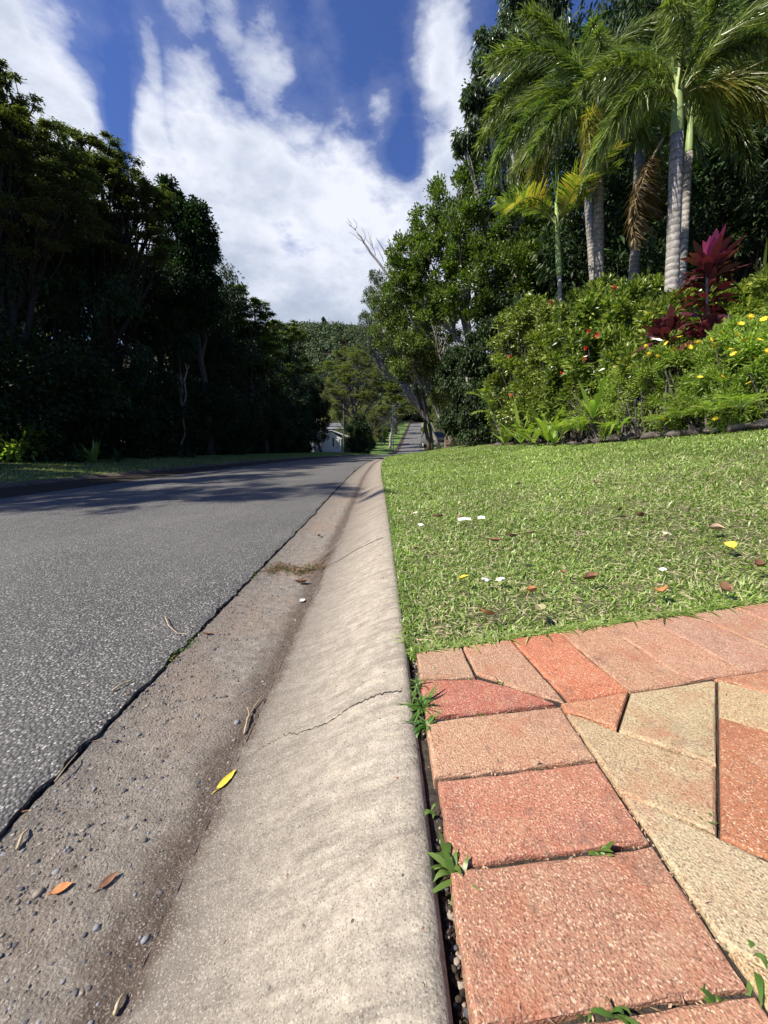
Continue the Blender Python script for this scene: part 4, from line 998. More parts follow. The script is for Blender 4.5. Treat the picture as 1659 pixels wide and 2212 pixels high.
# ------------------------------------------------------------------ palms
def frond_mesh(name, L, nl, ll, style, r, arch=.75, width=.03, mats=None, stalk=.18):
    """a frond along local +X, arching down; returned as one mesh: stalk (slot 0) and leaflets (slot 1)"""
    mb = MB(); s = np.linspace(0, 1, 16)
    P = np.stack([L * (s - .20 * arch * s ** 2 - .1 * arch * s ** 3), L * .02 * np.sin(s * 3), L * (.06 * s - arch * .62 * s ** 2.3)], -1)
    mb.add(*tube(P, np.linspace(.02, .003, 16) * (L / 2) + .002, 6), 0)
    t = np.linspace(stalk, .995, nl); C = np.stack([np.interp(t, s, P[:, a]) for a in range(3)], -1)
    T = unit(np.stack([np.interp(t, s, np.gradient(P[:, a])) for a in range(3)], -1))
    side = unit(np.cross(T, np.array([0, 0, 1.]))); upv = np.cross(side, T)
    prof_ = np.sin(np.pi * np.clip((t - stalk) / (1 - stalk), 0, 1) ** .75 * .86 + .25) ** .7
    if style == 'foxtail':
        reps = 8
        for k in range(reps):
            a = r.uniform(-np.pi * .92, np.pi * .92, nl)
            D = unit(side * np.sin(a)[:, None] + upv * np.cos(a)[:, None] + T * r.uniform(.35, .8, nl)[:, None])
            mb.add(*blades(C + r.normal(0, .004, C.shape), D, unit(T + r.normal(0, .3, T.shape)), ll * prof_ * r.uniform(.5, 1.2, nl), width * r.uniform(.6, 1.3, nl), r.uniform(.3, 1.0, nl), prof=(.5, 1, .12)), 1)
    else:
        for sg in (-1, 1):
            D = unit(side * sg + upv * (.45 if style == 'feather' else .12) + T * .55 + r.normal(0, .05, C.shape))
            mb.add(*blades(C, D, unit(upv + r.normal(0, .18, T.shape)), ll * prof_ * r.uniform(.9, 1.08, nl), width, r.uniform(.25, .55, nl) if style == 'feather' else r.uniform(.5, .9, nl), prof=(.45, 1, .7, .05)), 1)
    return mb.mesh(name, mats)
r = np.random.default_rng(101)
FX = [frond_mesh('frond', 2.0, 100, .40, 'foxtail', r, a_, .0175, [M['rachis'], M['L_palm']]) for a_ in (.85, 1.05, 1.3)]
FXY = frond_mesh('frond', 1.9, 100, .40, 'foxtail', r, 1.2, .0175, [M['rachis'], M['L_palmy']])
FXD = frond_mesh('frond', 1.9, 70, .40, 'foxtail', r, .5, .022, [M['straw'], M['L_palmd']])
FF = [frond_mesh('frond', 1.5, 34, .52, 'feather', r, a_, .034, [M['rachis'], M[m_]]) for a_, m_ in ((.55, 'L_palm'), (.85, 'L_palmy'))]
FS = frond_mesh('frond', .7, 22, .26, 'feather', r, .7, .016, [M['rachis'], M['L_strap']])
def put_frond(me, root, p, azd, eld, sc=1.0, roll=0):
    o = link('frond', me, root); o.location = p; o.rotation_mode = 'XYZ'
    o.rotation_euler = (R(roll), R(-eld), R(azd)); o.scale = (sc, sc, sc)
def palm(name, label, base, top, r0, fronds, shaft_len=.9, spear=.9, group=None, trunkmat='palm', shaft_r=.8, fs=1.0):
    base = np.array(base, float); top = np.array(top, float) - base; root = empty(name, tuple(base)); tag(root, label, 'palm', group)
    P = curve((0, 0, 0), top, (.03, .02, 0), 18); rr = np.interp(np.linspace(0, 1, 18), [0, .06, .3, 1], [1.25, 1.05, 1, .85]) * r0
    rr = rr * (1 + .02 * np.sin(np.arange(18) * 2.1)); mb = MB(); mb.add(*tube(P, rr, 14, wob=.01)); mb.build('trunk', M[trunkmat], root, smooth=True)
    d = unit(P[-1] - P[-3]); Q = np.array([P[-1] - d * .02 + d * shaft_len * s for s in (0, .05, .3, .7, 1)])
    mb = MB(); mb.add(*tube(Q, np.array([.95, 1.12, 1.0, .75, .45]) * r0 * shaft_r, 12)); mb.build('crownshaft', M['shaft'], root, smooth=True)
    for (me, a, e, sc) in fronds:
        put_frond(me, root, tuple(Q[3] + d * rng.uniform(-.1, .15)), a, e, sc * fs, rng.uniform(-15, 15))
    if spear:
        mb = MB(); mb.add(*tube(curve(Q[-1] - d * .1, Q[-1] + d * spear + np.array([.08, 0, 0]), (0, 0, 0), 6), [.03, .028, .022, .016, .01, .003], 7)); 
        C = np.array([Q[-1] + d * spear * s for s in np.linspace(.1, .6, 8)]); mb.add(*blades(C, np.tile(d, (8, 1)) + rng.normal(0, .1, (8, 3)), rdir(8), .45, .02, .02))
        mb.build('spear_leaf', M['L_strap'], root)
    return root
# azimuth in degrees from +X towards +Y (180 = left, 270 = towards the camera)
palm('foxtail_palm', 'foxtail palm with the thick ringed trunk nearest the purple leaved plant', base_at(4.55, 6.35), at(1462, 290, 6.5), .098,
     [(FX[1], 185, 40, .95), (FX[0], 160, 68, .9), (FX[2], 205, 12, .95), (FX[1], 235, 40, .9), (FX[2], 268, 60, .8), (FX[0], 330, 62, .9), (FXY, 352, 28, 1.0), (FX[2], 300, 30, .8), (FX[1], 25, 45, .95), (FX[0], 70, 60, 1), (FX[2], 120, 30, 1)], .75, 1.1, 'foxtail palms in the garden bed', fs=.92)
palm('foxtail_palm', 'foxtail palm with straight grey trunk between the young palm and the thickest palm', base_at(4.75, 8.7), at(1292, 335, 8.8), .105,
     [(FX[2], 182, 30, 1.05), (FX[1], 165, 62, 1.0), (FX[0], 195, 58, 1.0), (FX[2], 212, 20, 1.0), (FXY, 190, 2, .95), (FX[1], 240, 45, .9), (FX[2], 270, 35, .85), (FX[0], 310, 50, 1), (FX[1], 350, 30, 1), (FX[2], 20, 40, 1), (FX[0], 80, 65, 1), (FXY, 225, -5, .8), (FX[1], 140, 35, 1)], .8, .9, 'foxtail palms in the garden bed')
palm('foxtail_palm', 'foxtail palm standing close behind the thickest palm with a pale slimmer trunk', base_at(5.35, 7.3), at(1488, 330, 7.8), .07,
     [(FX[1], 20, 40, .95), (FX[0], 340, 60, 1.0), (FXY, 330, 15, 1.05), (FX[2], 0, 20, .9), (FX[1], 60, 50, 1), (FX[0], 170, 60, .9), (FX[2], 250, 60, .85), (FX[1], 290, 48, .9)], .7, .8, 'foxtail palms in the garden bed')
palm('foxtail_palm', 'tall foxtail palm left of the others, its fronds drooping over the round evergreen', base_at(6.85, 12.2), at(1258, 265, 12.4), .12,
     [(FX[2], 182, 30, 1.5), (FX[1], 172, 60, 1.45), (FX[0], 200, 58, 1.4), (FX[2], 208, 15, 1.3), (FXY, 190, -5, 1.45), (FX[1], 192, 45, 1.6), (FXY, 178, -22, 1.5), (FX[2], 184, 8, 1.65), (FX[1], 168, 20, 1.6), (FX[1], 250, 40, 1.1), (FX[2], 280, 25, 1.1), (FX[0], 320, 55, 1.2), (FX[1], 0, 35, 1.2), (FX[2], 150, 10, 1.2), (FX[0], 90, 60, 1.2)], .9, .9, 'foxtail palms in the garden bed')
palm('foxtail_palm', 'foxtail palm in shade with dark trunk between the two lit trunks', base_at(5.9, 9.6), at(1382, 330, 9.8), .12,
     [(FX[1], 200, 40, 1.05), (FX[2], 240, 25, 1), (FX[0], 280, 60, 1), (FX[1], 320, 40, 1), (FX[2], 0, 30, 1), (FX[0], 160, 60, 1), (FX[1], 90, 50, 1), (FX[2], 215, 60, .9)], .8, .8, 'foxtail palms in the garden bed')
palm('foxtail_palm', 'foxtail palm at the right edge, only its arching yellow lit fronds showing', base_at(7.3, 6.6), (7.4, 6.7, 5.9), .13,
     [(FXY, 200, 55, 1.1), (FX[1], 170, 60, 1.1), (FXY, 225, 30, 1.05), (FX[0], 250, 60, 1.1), (FX[2], 150, 40, 1.1), (FX[1], 300, 40, 1), (FX[0], 30, 50, 1), (FX[2], 185, 22, 1.0)], .8, .8, 'foxtail palms in the garden bed')
# dead frond hanging beside the thick trunk
o = link('fallen_frond', FXD); p = at(1432, 300, 7.1); o.location = p; o.rotation_euler = (0, R(62), R(188)); o.scale = (.95, .95, .95)
tag(o, 'dead brown palm frond hanging down left of the thick palm trunk', 'dead frond')
palm('young_palm', 'slender young palm with smooth green crownshaft and broad yellow green leaflets', base_at(4.0, 8.7), at(1208, 592, 8.7), .048,
     [(FF[0], 182, 35, 1.0), (FF[1], 205, 22, 1.0), (FF[0], 345, 62, 1.05), (FF[0], 20, 50, 1.0), (FF[1], 270, 40, .95), (FF[0], 110, 55, .95), (FF[1], 300, 62, 1.0)], 1.35, .5, None, shaft_r=1.15)
palm('small_palm', 'small yellow stemmed palm at the left end of the garden bed', base_at(4.15, 13.4), at(1068, 905, 13.4), .05,
     [(FS, 180, 62, 1.6), (FS, 200, 28, 1.3), (FS, 350, 50, 1.2), (FS, 265, 50, 1.1), (FS, 90, 80, 1.7), (FS, 225, 70, 1.4)], .3, .3, None, shaft_r=1.1)

# ------------------------------------------------------------------ garden bed plants
def flower_mesh(n, rad, mat, r, ball=False):
    mb = MB()
    k = 14 if ball else 9
    a = np.linspace(0, 2 * np.pi, k, endpoint=False)
    D = np.stack([np.cos(a), np.sin(a), np.full(k, .35)], -1) if not ball else rdir(22, r) * np.array([1, 1, .8])
    C = np.zeros((len(D), 3)); mb.add(*leafq(C, D, np.tile([0, 0, 1.], (len(D), 1)) + r.normal(0, .2, (len(D), 3)), rad, rad * (.62 if not ball else .5), .1, .05))
    return mb.mesh('flower', mat)
r = np.random.default_rng(120)
FL_R = flower_mesh(9, .055, M['redfl'], r, True); FL_O = flower_mesh(9, .055, M['orangefl'], r, True); FL_Y = flower_mesh(9, .036, M['yellowfl'], r)
def flower_at(me, root, px, py, Y, sc=1):
    p = at(px, py, Y) - np.array(root.location); o = link('flower', me, root); o.location = p; o.rotation_euler = (R(rng.uniform(20, 70)), 0, rng.uniform(0, 6)); o.scale = (sc,) * 3
def Ye(px): return float(np.interp(px, [1040, 1100, 1150, 1200, 1250, 1300, 1350, 1400, 1450, 1500, 1550, 1600, 1650, 1700], [14.6, 12, 10.1, 8.75, 7.7, 6.9, 6.25, 5.7, 5.2, 4.85, 4.5, 4.2, 3.95, 3.75]))
def bedblobs(L):     # keep every bush behind the stone edging
    out = []
    for (a, b, c, d) in L:
        y_ = max(d, Ye(a - c * .3) + .25); y_ = max(y_, Ye(a) + .7 * c * mpp(b, y_) + .1); out.append(pb(a, b, c, y_))
    return out
h1 = shrub('flowering_shrub', 'tall glossy green shrub with red flowers beneath the young palm', base_at(4.6, 8.4), bedblobs([(1250, 700, 62, 8.15), (1310, 680, 66, 7.95), (1230, 790, 60, 7.85), (1300, 770, 70, 7.55), (1370, 690, 66, 7.65), (1400, 640, 42, 7.95), (1285, 650, 40, 8.35), (1370, 780, 66, 7.35), (1230, 860, 50, 7.75)]), 26000, .115, .052, 'L_hedge', 'up', 111, None, .15, fill=.5, every=5)
for (x, y, me) in [(1190, 652, FL_O), (1328, 621, FL_R), (1290, 723, FL_R), (1272, 715, FL_R), (1262, 775, FL_O), (1383, 745, FL_O), (1214, 806, FL_R), (1265, 752, FL_R), (1190, 850, FL_R)]: flower_at(me, h1, x, y, max(6.85, Ye(x) - .1), 1.0)
h2 = shrub('flowering_shrub', 'wide leafy hedge shrub with scattered red flowers left of the young palm', base_at(4.5, 10.6), bedblobs([(1110, 760, 52, 11.5), (1150, 700, 52, 11.5), (1090, 840, 42, 11.6), (1150, 830, 58, 10.6), (1190, 760, 52, 10.8), (1120, 900, 42, 11.0), (1190, 880, 50, 10.0), (1075, 900, 26, 11.8), (1195, 690, 34, 11.2), (1100, 700, 30, 12.0)]), 26000, .11, .052, 'L_hedge', 'up', 112, None, .16, fill=.5, every=5)
for (x, y, me) in [(1100, 770, FL_R), (1104, 853, FL_R), (1097, 935, FL_R), (1122, 922, FL_O), (1182, 905, FL_R)]: flower_at(me, h2, x, y, Ye(x) - .1, 1.1)
h3 = shrub('leafy_shrub', 'dense mid green shrub filling the bed behind the purple leaved plants', base_at(5.5, 6.3), bedblobs([(1450, 700, 60, 6.2), (1530, 690, 60, 6.4), (1600, 680, 60, 6.2), (1480, 790, 70, 5.8), (1580, 780, 70, 5.8), (1640, 640, 50, 6), (1650, 740, 60, 5.6), (1400, 780, 50, 6.2)]), 24000, .10, .045, 'L_hedge', 'up', 113, None, .2, fill=.5, every=6)
GB = 'yellow flowered feathery shrubs along the front of the garden bed'
YF = [(1435, 736), (1440, 742), (1470, 728), (1402, 765), (1365, 790), (1402, 900), (1432, 905), (1395, 748), (1480, 747), (1490, 750), (1535, 735), (1545, 745), (1560, 720), (1590, 724), (1610, 735), (1578, 755), (1585, 765), (1640, 735), (1618, 828), (1650, 690), (1620, 685), (1512, 815), (1560, 815), (1545, 905), (1508, 740), (1600, 700), (1655, 760), (1632, 775), (1420, 770), (1455, 755)]
def ferny(label, bx, by, blobs, n, seed, fl):
    s = shrub('yellow_flowered_shrub', label, base_at(bx, by), bedblobs(blobs), int(n * 1.25), .06, .019, 'L_ferny', 'up', seed, GB, .17, fill=.4, every=2)
    Yc = by - .25
    for i, (x, y) in enumerate(YF):
        if fl(x): flower_at(FL_Y, s, x, y, Ye(x) - .12, 1.0)
    return s
ferny('feathery yellow flowered shrub left of the garden light', 4.15, 5.9, [(1330, 880, 54, 5.9), (1290, 900, 38, 6.1), (1370, 850, 59, 5.8), (1350, 920, 44, 5.7), (1400, 820, 44, 5.8), (1345, 820, 36, 5.9), (1260, 900, 34, 6.6), (1240, 860, 30, 7.0), (1300, 840, 40, 6.3)], 16000, 121, lambda x: x < 1425)
ferny('feathery yellow flowered shrub between the garden light and the pale stake', 4.2, 5.2, [(1440, 810, 64, 5.2), (1490, 800, 59, 5.1), (1430, 880, 51, 5.2), (1480, 880, 64, 5.0), (1460, 770, 46, 5.3), (1510, 860, 51, 5.0)], 20000, 122, lambda x: 1425 <= x < 1515)
ferny('feathery yellow flowered shrub filling the right corner of the bed', 4.25, 4.4, [(1560, 800, 67, 4.5), (1610, 780, 72, 4.4), (1650, 820, 77, 4.2), (1560, 860, 67, 4.4), (1620, 870, 72, 4.2), (1690, 760, 77, 4.2), (1660, 730, 64, 4.5), (1600, 730, 51, 4.6)], 28000, 123, lambda x: x >= 1515)
# low greenery between the shrubs and the stones
LG = 'low light green plants along the stone edging'
lowp = None; r = np.random.default_rng(131)
for q, (px, py, Y) in enumerate([(1100, 948, 12.2), (1140, 945, 10.6), (1250, 935, 7.9), (1215, 940, 8.6), (1310, 930, 6.8), (1420, 915, 5.3), (1470, 905, 4.9), (1540, 895, 4.4), (1600, 885, 4.1)]):
    Y = Ye(px) - .2; p = at(px, py, Y); b_ = (p[0], Y, p[2])
    rt_ = empty('fern', b_); 
    tag(rt_, ['light green fern at the left end of the stone edging', 'light green fern between the small palm and the strap leaved clump', 'fern right of the strap leaved plants', 'fern under the strap leaved plants', 'fern hanging over the first big stone', 'small fern behind the stones right of the garden light', 'fern beneath the middle yellow flowered shrub', 'fern near the base of the pale stake', 'fern in the dark corner under the right yellow flowered shrub'][q], 'fern', LG)
    for k in range(11):
        a = k * 33 + r.uniform(-12, 12); o = link('frond', FS, rt_); o.rotation_euler = (R(r.uniform(-15, 15)), R(-r.uniform(30, 72)), R(a)); sc = r.uniform(.55, .85) * (.5 if Y < 7 else 1); o.scale = (sc,) * 3
def strap_plant(name, label, base, n, L, Wd, leaf, r, el_=(35, 80), droop=(.08, .45), cat='plant', group=None):
    root = empty(name, tuple(base)); tag(root, label, cat, group)
    for k in range(n):
        a = k * 2.4 + r.uniform(-.3, .3); e = R(r.uniform(*el_)); D = np.array([[math.cos(a) * math.cos(e), math.sin(a) * math.cos(e), math.sin(e)]])
        N = np.array([[-math.cos(a) * math.sin(e), -math.sin(a) * math.sin(e), math.cos(e)]])
        mb = MB(); mb.add(*blades(np.array([[0, 0, .02]]), D, N, L * r.uniform(.7, 1.15), Wd * r.uniform(.8, 1.15), r.uniform(*droop), prof=(.35, .6, .85, 1, .95, .75, .45, .05)))
        mb.build('leaf', M[leaf], root, smooth=True)
    return root
r = np.random.default_rng(141)
strap_plant('strap_leaved_plant', 'clump of broad arching yellow green strap leaves at the front of the bed', (at(1185, 955, (Ye(1185) - .35))[0], (Ye(1185) - .35), at(1185, 955, (Ye(1185) - .35))[2] - .02), 15, 1.5, .14, 'L_strap', r)
strap_plant('strap_leaved_plant', 'narrower light green strap leaved clump near the small palm', (at(1125, 958, (Ye(1125) - .35))[0], (Ye(1125) - .35), at(1125, 958, (Ye(1125) - .35))[2] - .02), 15, 1.4, .10, 'L_strap', r)
strap_plant('strap_leaved_plant', 'single upright strap leaved plant holding a red flower at the lawn edge', (at(1197, 962, (Ye(1197) - .35))[0], (Ye(1197) - .35), at(1197, 962, (Ye(1197) - .35))[2] - .02), 5, .5, .09, 'L_strap', r, (55, 85), (.1, .4))
strap_plant('strap_leaved_plant', 'long leaved plant reaching left out of the feathery shrubs', (at(1280, 905, (Ye(1280) - .35))[0], (Ye(1280) - .35), at(1280, 905, (Ye(1280) - .35))[2]), 8, .95, .08, 'L_strap', r, (40, 75))
strap_plant('strap_leaved_plant', 'drooping light green leaves beside the garden light and the stones', (at(1335, 930, (Ye(1335) - .35))[0], (Ye(1335) - .35), at(1335, 930, (Ye(1335) - .35))[2] - .02), 7, .6, .07, 'L_strap', r, (30, 70), (.5, 1))
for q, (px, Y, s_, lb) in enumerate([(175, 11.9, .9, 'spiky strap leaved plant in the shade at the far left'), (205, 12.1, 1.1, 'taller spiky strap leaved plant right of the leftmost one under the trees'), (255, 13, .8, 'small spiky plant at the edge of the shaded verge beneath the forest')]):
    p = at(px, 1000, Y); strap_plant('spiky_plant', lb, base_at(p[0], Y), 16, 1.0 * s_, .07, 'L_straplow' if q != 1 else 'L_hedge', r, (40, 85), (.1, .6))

strap_plant('strap_leaved_plant', 'low bright yellow green strap leaves at the foot of the small palm', (at(1090, 960, Ye(1090) - .35)[0], Ye(1090) - .35, at(1090, 960, Ye(1090) - .35)[2] - .02), 12, 1.1, .09, 'L_strap', r)
strap_plant('strap_leaved_plant', 'broad leaved yellow green clump between the two larger strap leaved clumps', (at(1152, 957, Ye(1152) - .3)[0], Ye(1152) - .3, at(1152, 957, Ye(1152) - .3)[2] - .02), 10, .9, .12, 'L_strap', r, (30, 70))
# purple cordylines: several leafy tiers on thin canes
def cordyline(label, tiers, Y, stem_px, r, pink=True, sc=1.0):
    base = at(*stem_px[0], Y); root = empty('cordyline', tuple(base)); tag(root, label, 'cordyline', 'purple leaved cordylines in the garden bed')
    P = np.array([at(x, y, Y) for x, y in stem_px]) - base; s = np.linspace(0, 1, 12); c = np.linspace(0, 1, len(P))
    mb = MB(); mb.add(*tube(np.stack([np.interp(s, c, P[:, a]) for a in range(3)], -1), np.linspace(.022, .014, 12), 8)); mb.build('stem', M['palebark'], root, smooth=True)
    for (px, py, n, L, elmin, elmax, mat) in tiers:
        c0 = at(px, py, Y) - base
        for k in range(n):
            f = k / max(n - 1, 1); e = R(elmin + (elmax - elmin) * f ** .8 + r.uniform(-12, 12)); a = k * 2.4 + r.uniform(-.3, .3)
            D = np.array([[math.cos(a) * math.cos(e), math.sin(a) * math.cos(e) * .8, math.sin(e)]]); N = np.array([[-math.cos(a) * math.sin(e), -math.sin(a) * math.sin(e), math.cos(e)]])
            mb = MB(); LL = L * r.uniform(.75, 1.15)
            V, F = blades(c0[None, :] + np.array([[0, 0, .34 * L * (f - .25)]]), D, N + r.normal(0, .4, (1, 3)), LL, .085 * r.uniform(.8, 1.25) * L / .5, r.uniform(.15, .55), prof=(.12, .16, .5, .95, 1.05, .9, .6, .05))
            V[:, 2] += .008 * np.sin(np.arange(len(V)) * 1.9); mb.add(V, F); m_ = 'L_pink' if (pink and mat == 1 and f > .72) else 'L_purple'
            mb.build('leaf', M[m_], root, smooth=True)
r = np.random.default_rng(151)
cordyline('tall purple cordyline with bright pink young leaves at its top', [(1530, 600, 64, .50, 15, 78, 1), (1527, 650, 26, .42, 0, 60, 0), (1526, 695, 20, .34, 0, 70, 0), (1525, 740, 44, .48, 15, 76, 0), (1520, 765, 14, .40, -15, 45, 0)], 5.15, [(1505, 905), (1508, 860), (1516, 800), (1522, 740), (1527, 650), (1527, 590)], r)
cordyline('shorter dark purple cordyline beside the thick palm trunk', [(1443, 740, 44, .50, 20, 78, 0), (1443, 755, 10, .38, -15, 40, 0)], 5.6, [(1448, 860), (1445, 800), (1443, 730)], r, False)
shrub('leafy_shrub', 'light green large leaved plant at the far left edge of the shaded verge', base_at(-10.3, 10.9), [(-10.3, 10.9, .55, .5, .5, .5), (-10.0, 11.2, .8, .4, .4, .4)], 700, .2, .09, 'L_strap', 'up', 116, None, .25, fill=.4, every=6)
# glossy sprouting plants in the dark corner
for q, (px, py, Y, lb) in enumerate([(1600, 650, 6.6, 'pale bladed plant in the dark corner right of the tall cordyline'), (1655, 560, 7.5, 'dark bladed plant high at the right edge behind the garden')]):
    p = at(px, py, Y); strap_plant('bladed_plant', lb, (p[0], Y, p[2] - .5), 16, .8, .05, 'L_hedge', r, (15, 80), (.1, .6))

# ------------------------------------------------------------------ stone edging
def rock(name, label, px, py, Y, w_, h_, seed, group='stones edging the garden bed'):
    r = np.random.default_rng(seed); nu, nv = 18, 12; th = np.linspace(0, 2 * np.pi, nu, endpoint=False); ph = np.linspace(.02, np.pi - .02, nv)
    T, Pp = np.meshgrid(th, ph, indexing='ij'); D = np.stack([np.cos(T) * np.sin(Pp), np.sin(T) * np.sin(Pp), np.cos(Pp)], -1)
    rad = 1 + sum(.13 / k * np.sin(D @ (r.normal(size=3) * 2.2 * k) + r.uniform(0, 6)) for k in (1, 2, 3)) + r.normal(0, .015, T.shape)
    for _ in range(9):
        n_ = unit(r.normal(size=3)); rad = np.minimum(rad, r.uniform(.66, .82) / np.maximum(D @ n_, .05))
    V = (D * rad[..., None]).reshape(-1, 3) * np.array([w_ / 2, w_ * .4, h_ / 2])
    i = np.arange(nu)[:, None]; j = np.arange(nv - 1)[None, :]; F = np.stack([i * nv + j, i * nv + j + 1, ((i + 1) % nu) * nv + j + 1, ((i + 1) % nu) * nv + j], -1).reshape(-1, 4)
    mb = MB(); mb.add(V, F); o = mb.build(name, M['rock'], smooth=True); p = at(px, py, Y); o.location = (p[0], Y, p[2]); o.rotation_euler = (0, 0, R(-35)); tag(o, label, 'stone', group)
ST = [(1290, 950, 6.75, .24, .17, 'pale pinkish edging stone just left of the big dark stone'), (1330, 944, 6.3, .34, .24, 'large dark rounded edging stone left of the garden light'), (1362, 945, 6.0, .26, .18, 'dark edging stone directly behind the garden light'),
      (1412, 940, 5.45, .30, .17, 'flat edging stone right of the garden light'), (1455, 937, 5.05, .28, .17, 'edging stone below the middle yellow flowered shrub'), (1500, 932, 4.75, .30, .17, 'edging stone below the tall cordyline'), (1550, 927, 4.45, .30, .15, 'shaded edging stone near the right corner'),
      (1600, 921, 4.2, .30, .15, 'shaded edging stone second from the right edge'), (1650, 915, 4.0, .3, .15, 'rightmost edging stone at the edge of the picture'), (1240, 955, 7.6, .26, .14, 'low edging stone half hidden by the ferns'), (1080, 958, 12.6, .5, .2, 'edging stone at the foot of the small palm'), (1268, 952, 7.2, .2, .14, 'small whitish edging stone beside the ferns')]
for q, s_ in enumerate(ST): k_ = Ye(s_[0]) / s_[2]; rock('edging_stone', s_[5], s_[0], s_[1] + 3, Ye(s_[0]) + .06, s_[3] * k_ * .95, s_[4] * k_ * (.95 if q in (1, 2) else .8), 200 + q)
# garden light on a black stake
p0 = at(1376, 950, 5.75); p1 = at(1372, 862, 5.75); root = empty('garden_light', tuple(p0)); tag(root, 'slim black garden light on a stake in front of the stones', 'garden light')
top = p1 - p0; mb = MB(); mb.add(*tube([(0, 0, -.1), top * .82], .011, 10)); mb.build('stake', M['black'], root, smooth=True)
mb = MB(); mb.add(*tube([top * .82, top * .84, top * .98, top], [.014, .022, .022, .014], 12)); mb.build('lamp_head', M['black'], root, smooth=True)
p0 = at(1508, 900, 5.0); mb = MB(); mb.add(*tube(np.array([(0, 0, -.1), at(1515, 838, 5.0) - p0]), .011, 8)); o = mb.build('garden_stake', M['palebark'], smooth=True); o.location = p0; tag(o, 'pale thin stake leaning under the tall cordyline', 'stake')
for q, (x, Y, lb) in enumerate([(1535, 4.55, 'thin dark stake in the shaded edging near the right corner'),]):
    p = at(x, 925, Y); mb = MB(); mb.add(*tube([(0, 0, -.1), (0, 0, .22)], .006, 6)); o = mb.build('garden_stake', M['black']); o.location = p; tag(o, lb, 'stake')

# ------------------------------------------------------------------ far street: houses, poles, car, pillar
def part(name, mb, mat, root): return mb.build(name, M[mat], root)
Yh = 70; c = at(727, 976, Yh); h = empty('house', (c[0], Yh, c[2] - .4)); tag(h, 'small white house with a bright pale metal roof beyond the dark trees', 'house')
u = mpp(950, Yh)
def q_(px, py): p = at(px, py, Yh); return (p[0] - c[0], p[2] - (c[2] - .4))
mb = MB(); poly = [q_(694, 990), q_(733, 990), q_(733, 944), q_(716, 932), q_(694, 945)]; mb.add(*prism(poly, 0, 7)); w1 = part('wall', mb, 'white', h)
for (x0, x1, y0, y1, mt) in [(718.5, 721.5, 945, 965, 'darkglass'), (725.5, 728.3, 951, 967, 'blind'), (729.5, 732.6, 950, 968, 'blind')]:
    f = empty; a = q_(x0, y1); b_ = q_(x1, y0); mb = MB(); mb.add(*box(((a[0] + b_[0]) / 2, -.03, (a[1] + b_[1]) / 2), (b_[0] - a[0], .05, b_[1] - a[1]))); wn = part('window', mb, 'greywall', h)
    mb = MB(); mb.add(*box(((a[0] + b_[0]) / 2, -.06, (a[1] + b_[1]) / 2), ((b_[0] - a[0]) * .75, .03, (b_[1] - a[1]) * .88))); part('pane', mb, mt, wn)
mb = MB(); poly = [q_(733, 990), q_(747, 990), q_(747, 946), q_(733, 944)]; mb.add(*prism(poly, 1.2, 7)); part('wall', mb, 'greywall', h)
mb = MB(); A = q_(690, 936); B = q_(716, 928.6); C_ = q_(753, 943); th = .12
for (a, b_) in ((A, B), (B, C_)):
    V = np.array([(a[0], -.5, a[1]), (b_[0], -.5, b_[1]), (b_[0], 7.4, b_[1] + .0), (a[0], 7.4, a[1])]); V2 = V - np.array([0, 0, th]); mb.add(np.r_[V, V2], np.array([[0, 1, 2, 3], [7, 6, 5, 4], [0, 4, 5, 1], [1, 5, 6, 2], [2, 6, 7, 3], [3, 7, 4, 0]]))
part('roof', mb, 'palemetal', h)
mb = MB(); A = q_(729, 944.5); B = q_(739, 948.5); V = np.array([(A[0], -1.4, A[1]), (B[0], -1.4, B[1]), (B[0], -.05, B[1] + .15), (A[0], -.05, A[1] + .15)]); mb.add(np.r_[V, V - [0, 0, .1]], np.array([[0, 1, 2, 3], [7, 6, 5, 4], [0, 4, 5, 1], [1, 5, 6, 2], [2, 6, 7, 3], [3, 7, 4, 0]])); part('porch_roof', mb, 'palemetal', h)
mb = MB(); B = q_(738, 948); mb.add(*box((B[0] - .05, -1.3, (B[1]) / 2), (.12, .12, B[1]))); part('porch_post', mb, 'white', h)
Yh = 92; c = at(735, 965, Yh); h = empty('house', (c[0], Yh, c[2] - 1)); tag(h, 'grey walled house with dark roof and white fascia behind the small white house', 'house')
def q2(px, py): p = at(px, py, Yh); return (p[0] - c[0], p[2] - (c[2] - 1))
a, b_ = q2(700, 975), q2(757, 924); mb = MB(); mb.add(*box(((a[0] + b_[0]) / 2, 4, (a[1] + b_[1]) / 2), (b_[0] - a[0], 8, b_[1] - a[1]))); part('wall', mb, 'greywall', h)
a, b_ = q2(697, 926), q2(760, 921); mb = MB(); mb.add(*box(((a[0] + b_[0]) / 2, -.4, (a[1] + b_[1]) / 2), (b_[0] - a[0], .2, b_[1] - a[1]))); part('fascia', mb, 'white', h)
mb = MB(); a, b_, d0, d1 = q2(695, 921), q2(762, 921), q2(712, 911), q2(745, 911); V = np.array([(a[0], -.6, a[1]), (b_[0], -.6, b_[1]), (d1[0], 4, d1[1]), (d0[0], 4, d0[1]), (a[0], 8.6, a[1]), (b_[0], 8.6, b_[1])]); mb.add(V, [np.array([[0, 1, 2, 3], [3, 2, 5, 4], [1, 0, 4, 5]]), np.array([[0, 3, 4], [1, 5, 2]])]); part('roof', mb, 'greyroof', h)
for (x0, x1, y0, y1) in [(744, 751, 932, 944), (730, 736, 932, 942)]:
    a = q2(x0, y1); b_ = q2(x1, y0); mb = MB(); mb.add(*box(((a[0] + b_[0]) / 2, -.05, (a[1] + b_[1]) / 2), (b_[0] - a[0], .08, b_[1] - a[1]))); wn = part('window', mb, 'darkglass', h)
